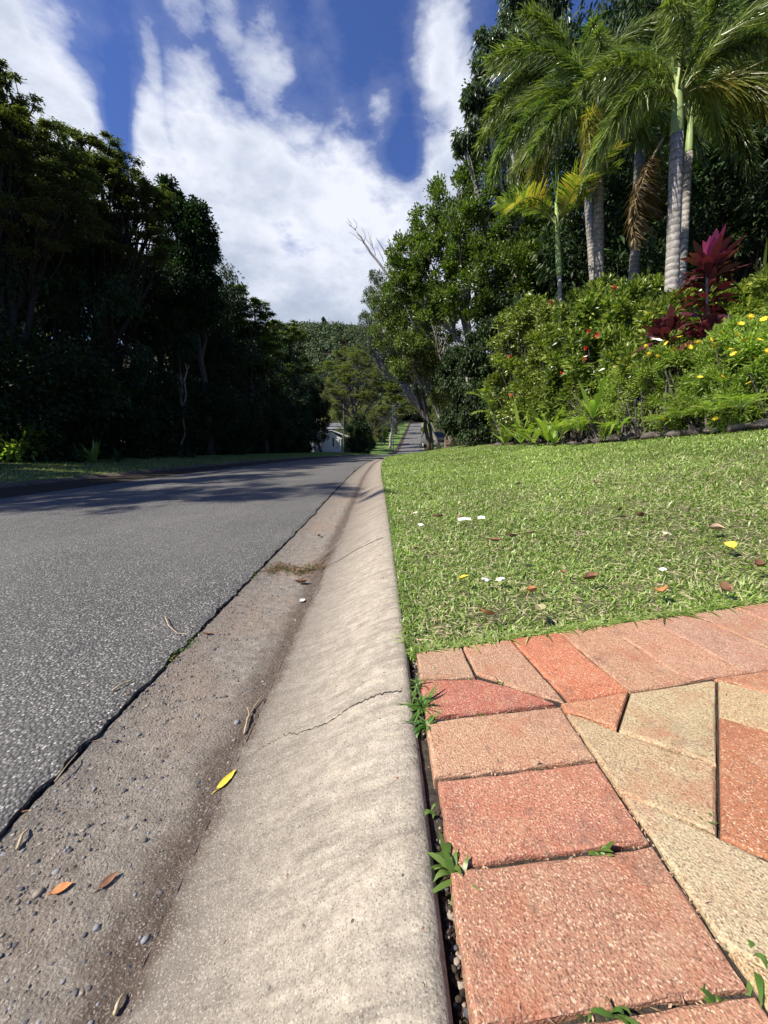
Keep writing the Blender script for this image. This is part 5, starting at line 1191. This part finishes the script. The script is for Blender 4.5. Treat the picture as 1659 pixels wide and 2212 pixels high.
# pale house glimpsed between the dark trunks further left
Yh = 66; c = at(618, 925, Yh); h = empty('house', (c[0], Yh, c[2])); tag(h, 'pale house wall glimpsed through the dark trees left of the white house', 'house')
mb = MB(); mb.add(*box((0, 3, -1.3), (9, 6, 5.4))); part('wall', mb, 'white', h)
mb = MB(); mb.add(*prism([(-5, 1.4), (5, 1.4), (3.4, 2.6), (-3.4, 2.6)], -.5, 6.5)); part('roof', mb, 'palemetal', h)
def pole(name, label, px, pyb, pyt, Y, r0, mat, cat, arm=None, lean=0):
    b_ = at(px, pyb, Y); t_ = at(px + lean, pyt, Y); root = empty(name, tuple(b_)); tag(root, label, cat)
    mb = MB(); mb.add(*tube(curve((0, 0, -.5), t_ - b_, (0, 0, 0), 6), np.linspace(r0, r0 * .7, 6), 9)); mb.build('post', M[mat], root, smooth=True)
    if arm:
        tp = t_ - b_; mb = MB(); mb.add(*tube(curve(tp, tp + np.array([arm, 0, .25]), (0, 0, .1), 5), .035, 6)); mb.build('arm', M[mat], root, smooth=True)
        mb = MB(); mb.add(*box(tp + np.array([arm + .2, 0, .25]), (.6, .22, .12))); mb.build('lamp_head', M['galv'], root)
    return root
pl = pole('utility_pole', 'dark wooden utility pole in front of the white house', 742.5, 979, 868, 64, .14, 'pole', 'utility pole')
mb = MB(); tp = at(742.5, 872, 64) - at(742.5, 979, 64); mb.add(*box(tp, (1.8, .1, .1))); mb.build('crossarm', M['pole'], pl)
pole('street_lamp', 'thin pale street lamp standing on the bright far lawn', 850, 966, 878, 84, .09, 'galv', 'street lamp', .9, -2)
# letterbox on a post, low rail
p = at(822, 965, 80); root = empty('letterbox', tuple(p)); tag(root, 'dark rounded letterbox on a thin post on the bright far lawn', 'letterbox'); mb = MB(); mb.add(*box((0, 0, .45), (.07, .07, 1.1))); mb.build('post', M['pole'], root)
mb = MB(); mb.add(*prism([(-.22, 0), (.22, 0), (.22, .22), (.12, .34), (-.12, .34), (-.22, .22)], -.2, .2)); o = mb.build('box', M['black'], root); o.location = (0, 0, 1.0)
p = at(831, 959, 84); root = empty('low_rail', tuple(p)); tag(root, 'low metal rail on the bright lawn left of the pale street lamp', 'rail'); mb = MB(); mb.add(*tube([(1.3, 0, .62), (0, 0, .62)], .05, 6)); mb.build('top_rail', M['pole'], root)
for x in (0, 1.3): mb = MB(); mb.add(*tube([(x, .0, -.2), (x, 0, .6)], .045, 6)); mb.build('post', M['pole'], root)
# stone pillar and parked car at the end of the lawn
p = at(965.5, 972, 27); root = empty('stone_pillar', tuple(p)); tag(root, 'short rough brown stone pillar at the far end of the lawn', 'pillar')
mb = MB(); hh = 27 * mpp(955, 27) ; wd = 9.5 * mpp(955, 27); rr_ = np.random.default_rng(9)
for k in range(7):
    for sx in (-1, 1):
        mb.add(*box((sx * wd * .25 + rr_.normal(0, .01), rr_.normal(0, .012), hh * (k + .5) / 7), (wd * .5 - .006, wd + rr_.normal(0, .02), hh / 7 - .006), rr_.normal(0, .03)))
M['pillar'] = mat_simple('pillar_stone', (.15, .10, .07), (.42, .30, .22), 11, .9, .9, .02)
mb.build('shaft', M['pillar'], root); mb = MB(); mb.add(*box((0, 0, hh + .03), (wd * 1.1, wd * 1.1, .06), .02)); mb.build('cap', M['rock'], root)
cp = at(955, 967, 38); root = empty('parked_car', (cp[0], 38, cp[2])); root.rotation_euler = (0, 0, R(12)); tag(root, 'dark grey car parked behind the twin trunked tree, mostly hidden by leaves', 'car')
sidep = [(-.86, .35), (.86, .35), (.9, .62), (.88, .98), (-.88, .98), (-.9, .62)]
mb = MB(); mb.add(*prism(sidep, 0, 4.2)); part('body', mb, 'carpaint', root)
mb = MB(); V = np.array([(-.84, .95, .985), (.84, .95, .985), (.84, 4.1, .985), (-.84, 4.1, .985), (-.64, 1.75, 1.55), (.64, 1.75, 1.55), (.64, 3.7, 1.55), (-.64, 3.7, 1.55)])
mb.add(V, np.array([[0, 1, 5, 4], [1, 2, 6, 5], [2, 3, 7, 6], [3, 0, 4, 7], [4, 5, 6, 7]])); cb = part('cabin', mb, 'carpaint', root)
mb = MB(); V = np.array([(-.74, 1.0, 1.02), (.74, 1.0, 1.02), (.60, 1.66, 1.49), (-.60, 1.66, 1.49)]) + np.array([0, -.03, .02]); mb.add(np.r_[V, V + [0, .01, -.02]], np.array([[0, 1, 2, 3], [7, 6, 5, 4], [0, 4, 5, 1], [1, 5, 6, 2], [2, 6, 7, 3], [3, 7, 4, 0]])); part('windscreen', mb, 'darkglass', root)
for sx in (-1, 1):
    mb = MB(); mb.add(*box((sx * .66, -.02, .78), (.34, .06, .16))); part('headlight', mb, 'lamp', root)
    for yy in (.8, 3.3):
        a = np.linspace(0, 2 * np.pi, 20, endpoint=False); mb = MB(); mb.add(*tube([(sx * .68, yy, .33), (sx * .9, yy, .33)], .33, 20)); wh = part('wheel', mb, 'tyre', root)
        mb = MB(); mb.add(*tube([(sx * .89, yy, .33), (sx * .915, yy, .33)], .19, 14)); part('rim', mb, 'galv', wh)
mb = MB(); mb.add(*box((0, -.03, .62), (.9, .05, .18))); part('grille', mb, 'black', root)
mb = MB(); mb.add(*box((0, -.05, .42), (1.7, .12, .14))); part('bumper', mb, 'galv', root)

# ------------------------------------------------------------------ small things on the ground
def weed(name, label, px, py, n, L, Wd, seed, mat='weed', z=None, el_=(15, 75), group='weeds growing in the joints of the paving'):
    r = np.random.default_rng(seed); d = ray(px, py); t = .3
    while t < 6:
        p = np.array([0, 0, CAMZ]) + d * t
        if p[2] < drive_z(p[0], p[1]): break
        t += .002
    a = r.uniform(0, 6.28, n); e = R(1) * r.uniform(*el_, n); D = np.stack([np.cos(a) * np.cos(e), np.sin(a) * np.cos(e), np.sin(e)], -1); N = np.stack([-np.cos(a) * np.sin(e), -np.sin(a) * np.sin(e), np.cos(e)], -1)
    mb = MB(); mb.add(*blades(r.normal(0, .003, (n, 3)) * np.array([1, 1, 0]), D, N + r.normal(0, .2, (n, 3)), L * r.uniform(.5, 1.2, n), Wd * r.uniform(.7, 1.2, n), r.uniform(.2, .9, n), prof=(.5, .95, 1, .6, .05)))
    o = mb.build(name, M[mat], smooth=True); o.location = (p[0], p[1], p[2] - .006); tag(o, label, 'weed', group); return o
WD = [(912, 1525, 46, .074, .005, 'large grass tuft in the gap beside the kerb, next to the red corner paver'), (925, 1565, 26, .062, .0045, 'grass tuft just below the large one along the kerb gap'), (905, 1480, 20, .055, .004, 'upper grass tuft at the kerb gap beside the small corner paver'),
      (972, 1868, 13, .052, .007, 'broad bladed weed in the kerb gap beside the second large paver'), (985, 1895, 9, .045, .005, 'drooping weed blades just below the broad weed by the kerb'), (938, 1750, 4, .025, .005, 'tiny sprout in the kerb gap beside the reddish paver'),
      (1158, 1650, 5, .022, .005, 'tiny three leaved weed in the joint above the reddish paver'), (1300, 1838, 12, .033, .007, 'leafy weed in the middle of the wide joint between the big pavers'), (1335, 2178, 16, .042, .005, 'tall grassy weed in the bottom joint'),
      (1270, 2195, 8, .02, .003, 'wispy weed left of the tall grassy one in the bottom joint'), (1545, 2150, 16, .018, .009, 'round leaved creeping weed at the right of the bottom joint'), (1352, 1468, 10, .02, .005, 'small weed at the corner where header and sand pavers meet'),
      (1322, 1488, 7, .014, .004, 'low weed in the joint left of the sand coloured paver'), (1086, 1474, 7, .028, .003, 'fine grass sprig between the mitred header paver and the red one'), (925, 1452, 14, .03, .0028, 'fine grass sprigs in the joint of the small corner paver'),
      (1568, 1508, 9, .02, .006, 'small weed in the long dark joint right of the sand pavers'), (1566, 1480, 7, .016, .004, 'tiny weed at the top of the long dark joint'), (1486, 1752, 5, .035, .007, 'flat green blade lying in the joint under the long sand paver'),
      (1520, 1768, 6, .026, .006, 'pale green sprout at the right end of that sand paver joint'), (1396, 1574, 5, .02, .004, 'thin green sprig on the joint below the middle sand paver'), (1640, 2080, 6, .05, .006, 'long blade weed at the right edge near the bottom'),
      (1046, 1540, 5, .012, .004, 'tiny weed in the joint under the red corner paver'), (1010, 1470, 6, .014, .003, 'short moss like sprig in the header joint'), (1232, 1365, 7, .022, .003, 'sprig at the lawn end of a header joint'), (1372, 1415, 4, .012, .003, 'tiny sprig in a header joint in the middle of the row')]
for q, (x, y, n, L, Wd, lb) in enumerate(WD): weed('weed', lb, x, y, int(n * 1.3), L * (1.0 if q > 2 else .9), Wd * (.9 if q > 2 else .85), 300 + q)
# fallen leaves and petals
def dry_leaf(L, Wd, curl, r, mat, name='fallen_leaf'):
    ns, nt = 9, 5; s = np.linspace(0, 1, ns); w_ = np.sin(np.pi * s ** .8) ** .8 * Wd / 2; w_[0] = w_[-1] = .0006; tt = np.linspace(-1, 1, nt)
    S_, T_ = np.meshgrid(s, tt, indexing='ij'); X_ = (S_ - .5) * L; Y_ = T_ * w_[:, None]; Z_ = curl * L * ((S_ - .5) ** 2 * 1.6) + curl * Wd * 1.1 * (T_ ** 2) * np.sin(np.pi * S_) + r.normal(0, L * .012, S_.shape)
    V = np.stack([X_, Y_, Z_ + .002], -1).reshape(-1, 3); V2 = V - [0, 0, .0006]; i = np.arange(ns - 1)[:, None] * nt; j = np.arange(nt - 1)[None, :]
    F = np.stack([i + j, i + nt + j, i + nt + j + 1, i + j + 1], -1).reshape(-1, 4); mb = MB(); mb.add(np.r_[V, V2], [F, F[:, ::-1] + ns * nt])
    st = tube(curve((-L / 2, 0, curl * L * .4), (-L * .72, L * .04, curl * L * .5), (0, 0, 0), 4), [.0012, .001, .0008, .0007], 5); mb.add(*st)
    return mb.build(name, M[mat], smooth=True)
def place(o, px, py, lift, rz, label, cat, group, tilt=(0, 0), surf='lawn'):
    if surf == 'lawn': p = hit(px, py, lift)
    elif surf == 'conc': p = on_concrete(px, py); p[2] += lift
    elif surf == 'drive':
        d = ray(px, py); t = .3
        while True:
            p = np.array([0, 0, CAMZ]) + d * t
            if p[2] < drive_z(p[0], p[1]): break
            t += .002
        p[2] += lift
    o.location = tuple(p); o.rotation_euler = (R(tilt[0]), R(tilt[1]), R(rz)); tag(o, label, cat, group)
r = np.random.default_rng(400); LGp = 'fallen leaves lying on the lawn'
LV = [(1340, 1103, .042, .026, 'leafbrown', 'curled brown leaf on the lawn below the garden bed', 40), (1382, 1116, .045, .02, 'leafbrown', 'dark folded leaf just right of the curled brown leaf', 10), (1548, 1145, .045, .028, 'leaftan', 'flat tan leaf in the right part of the lawn', 160), (1575, 1182, .042, .028, 'leafyellow', 'bright yellow leaf standing up in the grass at the right', 80),
      (1433, 1280, .038, .026, 'leaforange', 'curled orange brown leaf close to the paving edge', 60), (1277, 1252, .044, .02, 'leafbrown', 'pointed brown leaf lying flat in the near lawn', 170), (1216, 1238, .028, .018, 'leafbrown', 'small upright brown leaf left of the pointed one', 90), (1160, 1322, .042, .022, 'leafolive', 'olive folded leaf standing upright at the paving edge', 85),
      (1148, 1153, .045, .022, 'leaftan', 'tan leaf in the middle of the lawn', 20), (1105, 1160, .06, .014, 'leafbrown', 'long thin brown leaf sunk in the grass left of the tan leaf', 5), (945, 1117, .07, .02, 'leafbrown', 'dark dry leaf left of the white petals', 175), (1120, 1048, .06, .03, 'leaftan', 'distant tan leaf on the sunny lawn', 30),
      (1150, 1280, .032, .016, 'leaforange', 'small orange leaf in the grass above the paving', 10), (1003, 1250, .032, .014, 'leafyellow', 'dull yellow brown leaf left of the white petals in the near lawn', 15), (1560, 1275, .03, .02, 'leafbrown', 'brown leaf close to the right end of the paving edge', 100), (898, 1187, .03, .014, 'leafbrown', 'small dark leaf near the kerb', 100),
      (920, 1070, .06, .03, 'leaftan', 'pale dry leaf far up the lawn near the kerb', 50), (1010, 1052, .04, .03, 'leafyellow', 'tiny yellow leaf far across the lawn', 50), (1640, 1225, .03, .02, 'leafbrown', 'brown scrap of leaf at the right edge of the lawn', 0), (1070, 1170, .05, .02, 'leafbrown', 'dark leaf lying in shade left of centre of the lawn', 150), (1140, 1225, .055, .012, 'leafolive', 'long pale yellow leaf blade in the middle of the near lawn', 8), (1055, 1330, .05, .012, 'leaforange', 'reddish dry leaf by the lawn corner', 20), (1290, 1045, .05, .03, 'leafbrown', 'far brown leaf in the upper lawn', 70)]
for q, (x, y, L, Wd, mt, lb, rz) in enumerate(LV): place(dry_leaf(L * 1.05, Wd * 1.25, r.uniform(.35, .8), r, mt), x, y, .027, rz, lb, 'leaf', LGp, (r.uniform(-30, 30), r.uniform(-20, 20)))
def petal(L, mat, r):
    mb = MB()
    for k in range(5):
        a = k * 1.257; mb.add(*blades(np.zeros((1, 3)), np.array([[math.cos(a), math.sin(a), .35]]), np.array([[0, 0, 1.]]), L * .62, L * .48, .5, prof=(.4, .9, 1, .6)))
    return mb.build('fallen_blossom', M[mat])
for q, (x, y, L, mt, lb) in enumerate([(1440, 1150, .038, 'petalcream', 'cream fallen blossom on the right of the lawn'), (1050, 1250, .028, 'petalwhite', 'white fallen blossom, left of the pair in the near lawn'), (1080, 1249, .03, 'petalwhite', 'white fallen blossom, right of the pair in the near lawn'), (1432, 1228, .02, 'petalwhite', 'tiny white blossom between the cream blossom and the orange leaf'), (898, 1106, .04, 'petalcream', 'cream blossom near the kerb'), (910, 1132, .035, 'petalwhite', 'pale blossom just below the cream blossom near the kerb'), (990, 1113, .022, 'petalpink', 'pink blossom touching the white litter')]):
    place(petal(L, mt, r), x, y, .028, q * 50, lb, 'blossom', 'fallen blossoms on the lawn', (r.uniform(-20, 20), 10))
for (x, y, L, lb, rz) in [(1003, 1122, .075, 'longer white strip of litter lying on the grass', 5), (1040, 1119, .04, 'short white strip of litter right of the longer one', -15)]:
    mb = MB(); V = np.array([(-L / 2, -.009, .0), (0, -.011, .008), (L / 2, -.008, .002), (L / 2, .009, .004), (0, .01, .01), (-L / 2, .008, .003)]); mb.add(np.r_[V, V - [0, 0, .0008]], [np.array([[0, 1, 4, 5], [1, 2, 3, 4], [11, 10, 7, 6], [10, 9, 8, 7]])]); place(mb.build('paper_scrap', M['petalwhite']), x, y, .035, rz, lb, 'litter', 'white litter on the lawn', (35, 0))
GG = 'leaves and twigs lying in the gutter'
place(dry_leaf(.044, .013, .12, r, 'leafyellow'), 490, 1690, .0, 68, 'bright yellow leaf lying where gutter meets kerb', 'leaf', GG, (0, 0), 'conc')
place(dry_leaf(.028, .02, .2, r, 'petalwhite', 'fallen_petal'), 653, 1300, .002, 60, 'white petal in the gutter', 'petal', GG, (10, 0), 'conc')
place(dry_leaf(.055, .022, .55, r, 'leafbrown'), 652, 1262, .004, 15, 'curled brown leaf in the gutter behind the white petal', 'leaf', GG, (0, 0), 'conc')
place(dry_leaf(.022, .013, .08, r, 'leaforange'), 135, 1923, .0, 30, 'small orange brown leaf low in the gutter at the left', 'leaf', GG, (0, 0), 'conc')
place(dry_leaf(.024, .011, .15, r, 'leafbrown'), 236, 1910, .001, 60, 'dark curled leaf scrap right of the small orange leaf', 'leaf', GG, (6, 0), 'conc')
place(dry_leaf(.024, .012, .3, r, 'leafbrown'), 450, 1372, .002, 0, 'small dark leaf scrap in the middle of the gutter', 'leaf', GG, (0, 0), 'conc')
place(dry_leaf(.035, .02, .5, r, 'leafbrown'), 690, 1160, .003, 80, 'distant brown leaf in the gutter', 'leaf', GG, (0, 0), 'conc')
def twig(pts, rad, label, mat='straw', name='twig', lift=.004, forks=()):
    P = np.array([on_concrete(x, y) + np.array([0, 0, lift + (.004 if k % 2 else 0)]) for k, (x, y) in enumerate(pts)]); b0 = P[0].copy(); P = P - b0
    s = np.linspace(0, 1, 10); c = np.linspace(0, 1, len(P)); Q = np.stack([np.interp(s, c, P[:, a]) for a in range(3)], -1); mb = MB(); mb.add(*tube(Q, np.linspace(rad, rad * .5, 10), 6, wob=.15))
    for f_ in forks: mb.add(*tube(curve(Q[4], Q[4] + np.array(f_), (0, 0, .002), 5), np.linspace(rad * .7, rad * .3, 5), 5))
    o = mb.build(name, M[mat], smooth=True); o.location = b0; tag(o, label, 'twig', GG)
twig([(528, 1590), (535, 1560), (548, 1535), (566, 1512)], .0022, 'pale forked twig in the gutter above the yellow leaf', forks=[(-.012, .02, .004)])
twig([(245, 1505), (262, 1496), (288, 1482)], .0028, 'short thick pale twig on the asphalt edge', lift=.014)
twig([(358, 1345), (366, 1368), (385, 1382), (412, 1387)], .0016, 'thin curved pale twig crossing the asphalt edge', lift=.02)
twig([(38, 1838), (50, 1818), (62, 1795)], .0024, 'small pale twig at the left of the gutter', lift=.003)
twig([(248, 2200), (258, 2178), (268, 2150)], .0022, 'pale twig at the very bottom of the gutter', lift=.003)
twig([(655, 1222), (690, 1212), (742, 1164)], .0018, 'thin stalk near the clump of debris in the gutter', lift=.006)
twig([(120, 1700), (150, 1668), (170, 1640)], .0012, 'fine dry stem along the asphalt seam', lift=.01)
twig([(690, 1270), (675, 1290), (665, 1296)], .0014, 'dark fine twig above the white petal', 'bark', lift=.006)
twig([(1418, 1822), (1450, 1834), (1485, 1846)], .0009, 'hair thin dry stem at the paver corner', lift=.02) if False else None
# debris dam across the gutter, grit along the seam
r = np.random.default_rng(410); g = MB(); n = 900
t_ = r.uniform(0, 1, n); px = 575 + t_ * 125; C = np.array([on_concrete(x, 1232 + 6 * math.sin(x * .08) + r.normal(0, 4)) for x in px[:260]]); C = C[r.integers(0, 260, n)] + r.normal(0, .012, (n, 3)) * np.array([1, 1, .0]); C[:, 2] += np.abs(r.normal(0, .006, n)); D = rdir(n, r); D[:, 2] *= .4
g.add(*leafq(C, D, rdir(n, r), .02 * np.exp(r.normal(0, .5, n)), .003, .1, .1), 0)
k = 140; a = r.uniform(0, 6.28, k); Cg = C[r.integers(0, n, k)]; g.add(*blades(Cg, np.stack([np.cos(a), np.sin(a), r.uniform(.1, .8, k)], -1), rdir(k, r), .035, .003, .5, prof=(.6, 1, .05)), 1)
o = g.build('debris', [M['leafbrown'], M['weed']]); tag(o, 'line of dead leaf scraps and grass caught across the gutter joint', 'debris', kind='stuff')
g = MB(); n = 1300; y = .25 + r.uniform(0, 1, n) ** 1.5 * 6; x = xk(y) - .632 + r.normal(0, .008, n); z = np.array([zk(b_) - .112 for b_ in y]) + np.abs(r.normal(0, .003, n)); D = rdir(n, r); D[:, 2] *= .4
g.add(*leafq(np.stack([x, y, z], -1), D, rdir(n, r), .012 * np.exp(r.normal(0, .5, n)), .0025, .1, .1), 0)
for yc in (.98, 1.05, 1.62, 2.5, 3.8):
    k = 60; C = np.stack([xk(yc) - .635 + r.normal(0, .012, k), yc + r.normal(0, .05, k), np.full(k, -.105)], -1); a = r.uniform(0, 6.28, k); g.add(*blades(C, np.stack([np.cos(a), np.sin(a), r.uniform(.2, .9, k)], -1), rdir(k, r), .022, .003, .6, prof=(.6, 1, .05)), 1)
o = g.build('seam_debris', [M['leafbrown'], M['weed']]); tag(o, 'dry scraps and small weeds along the seam between asphalt and gutter', 'debris', kind='stuff')
# loose stones showing in the worn gutter and the joints
def pebbles(name, C, sz, mats, label, r, mi=None):
    base = np.array([[1, 0, 0], [-1, 0, 0], [0, 1, 0], [0, -1, 0], [0, 0, 1], [0, 0, -1.]]); fc = np.array([[0, 2, 4], [2, 1, 4], [1, 3, 4], [3, 0, 4], [2, 0, 5], [1, 2, 5], [3, 1, 5], [0, 3, 5]])
    # octahedron subdivided once
    V = list(base); F = []; cache = {}
    def mid(a, b_):
        k_ = (min(a, b_), max(a, b_))
        if k_ not in cache: v = V[a] + V[b_]; V.append(v / np.linalg.norm(v)); cache[k_] = len(V) - 1
        return cache[k_]
    for a, b_, c in fc: ab, bc, ca = mid(a, b_), mid(b_, c), mid(c, a); F += [[a, ab, ca], [ab, b_, bc], [ca, bc, c], [ab, bc, ca]]
    V = np.array(V); F = np.array(F); n = len(C); nv = len(V)
    s = sz[:, None] * r.uniform(.6, 1.2, (n, 3)) * np.array([1, 1, .55]); a = r.uniform(0, 6.28, n)
    P = V[None] * (1 + r.normal(0, .1, (n, nv, 1))) * s[:, None, :]; ca, sa = np.cos(a)[:, None], np.sin(a)[:, None]
    P = np.stack([P[..., 0] * ca - P[..., 1] * sa, P[..., 0] * sa + P[..., 1] * ca, P[..., 2]], -1) + C[:, None, :]
    mi = r.integers(0, len(mats), n); me = mesh_np(name, P.reshape(-1, 3), [(F[None] + (np.arange(n) * nv)[:, None, None]).reshape(-1, 3)], mats, np.repeat(mi, len(F)), True)
    return tag(link(name, me), label, 'gravel', kind='stuff')
M['st1'] = mat_simple('stone_dark', (.05, .052, .058), (.11, .11, .115), 90, .7, .3, .001); M['st2'] = mat_simple('stone_tan', (.22, .18, .14), (.36, .30, .24), 90, .7, .3, .001); M['st3'] = mat_simple('stone_grey', (.16, .16, .165), (.28, .28, .285), 90, .7, .3, .001)
n = 4200; y = .18 + r.uniform(0, 1, n) ** 1.3 * 2.2; t_ = r.uniform(0, 1, n); x = -.345 - .27 * np.where(r.uniform(0, 1, n) < .45, t_ ** .5, t_) + xk(y); z = zoff(x - xk(y)) + zk(y) - .0006
pebbles('gravel', np.stack([x, y, z], -1), .0022 * np.exp(r.normal(0, .35, n)), [M['st1'], M['st1'], M['st2'], M['st3']], 'small stones showing through the worn gutter concrete', r)
n = 90; y = r.uniform(.2, 1.6, n); d_ = r.uniform(-.29, -.02, n); x = xk(y) + d_; z = np.array([kerb_z(a, b_) for a, b_ in zip(x, y)]) - .0008
pebbles('kerb_gravel', np.stack([x, y, z], -1), .0020 * np.exp(r.normal(0, .35, n)), [M['st1'], M['st2'], M['leafbrown']], 'scattered single stones set in the kerb concrete', r)
n = 1500; y = r.uniform(.15, .85, n); x = r.uniform(.063, .080, n); pebbles('gap_grit', np.stack([x, y, np.full(n, -.026) + r.normal(0, .004, n)], -1), .0022 * np.exp(r.normal(0, .4, n)), [M['st1'], M['soil'], M['sand'], M['st2']], 'dark grit in the gap between kerb and pavers', r)

r = np.random.default_rng(430); g = MB(); n = 420
jx = np.concatenate([r.uniform(.075, .30, 240), np.full(180, .304) + r.normal(0, .003, 180)]); jl = np.array([.582, .466, .350, .230])
jy = np.concatenate([jl[r.integers(0, 4, 240)] + .014 * (jx[:240] - .07) / .23 + r.normal(0, .0018, 240), r.uniform(.15, .6, 180)])
keep = np.sin(jx * 60 + jy * 25) > -.2; jx, jy = jx[keep], jy[keep]; n = len(jx); C = np.stack([jx, jy, .072 * np.maximum(jx - .05, 0) - .008 + r.uniform(0, .004, n)], -1); D = rdir(n, r); D[:, 2] = np.abs(D[:, 2]) * .5
g.add(*leafq(C, D, rdir(n, r), .005 * np.exp(r.normal(0, .4, n)), .0022, .1, .1), r.integers(0, 2, n)[0])
o = g.build('joint_litter', [M['leafbrown'], M['leaftan']]); tag(o, 'tiny dry scraps caught in the joints of the paving', 'litter', kind='stuff')
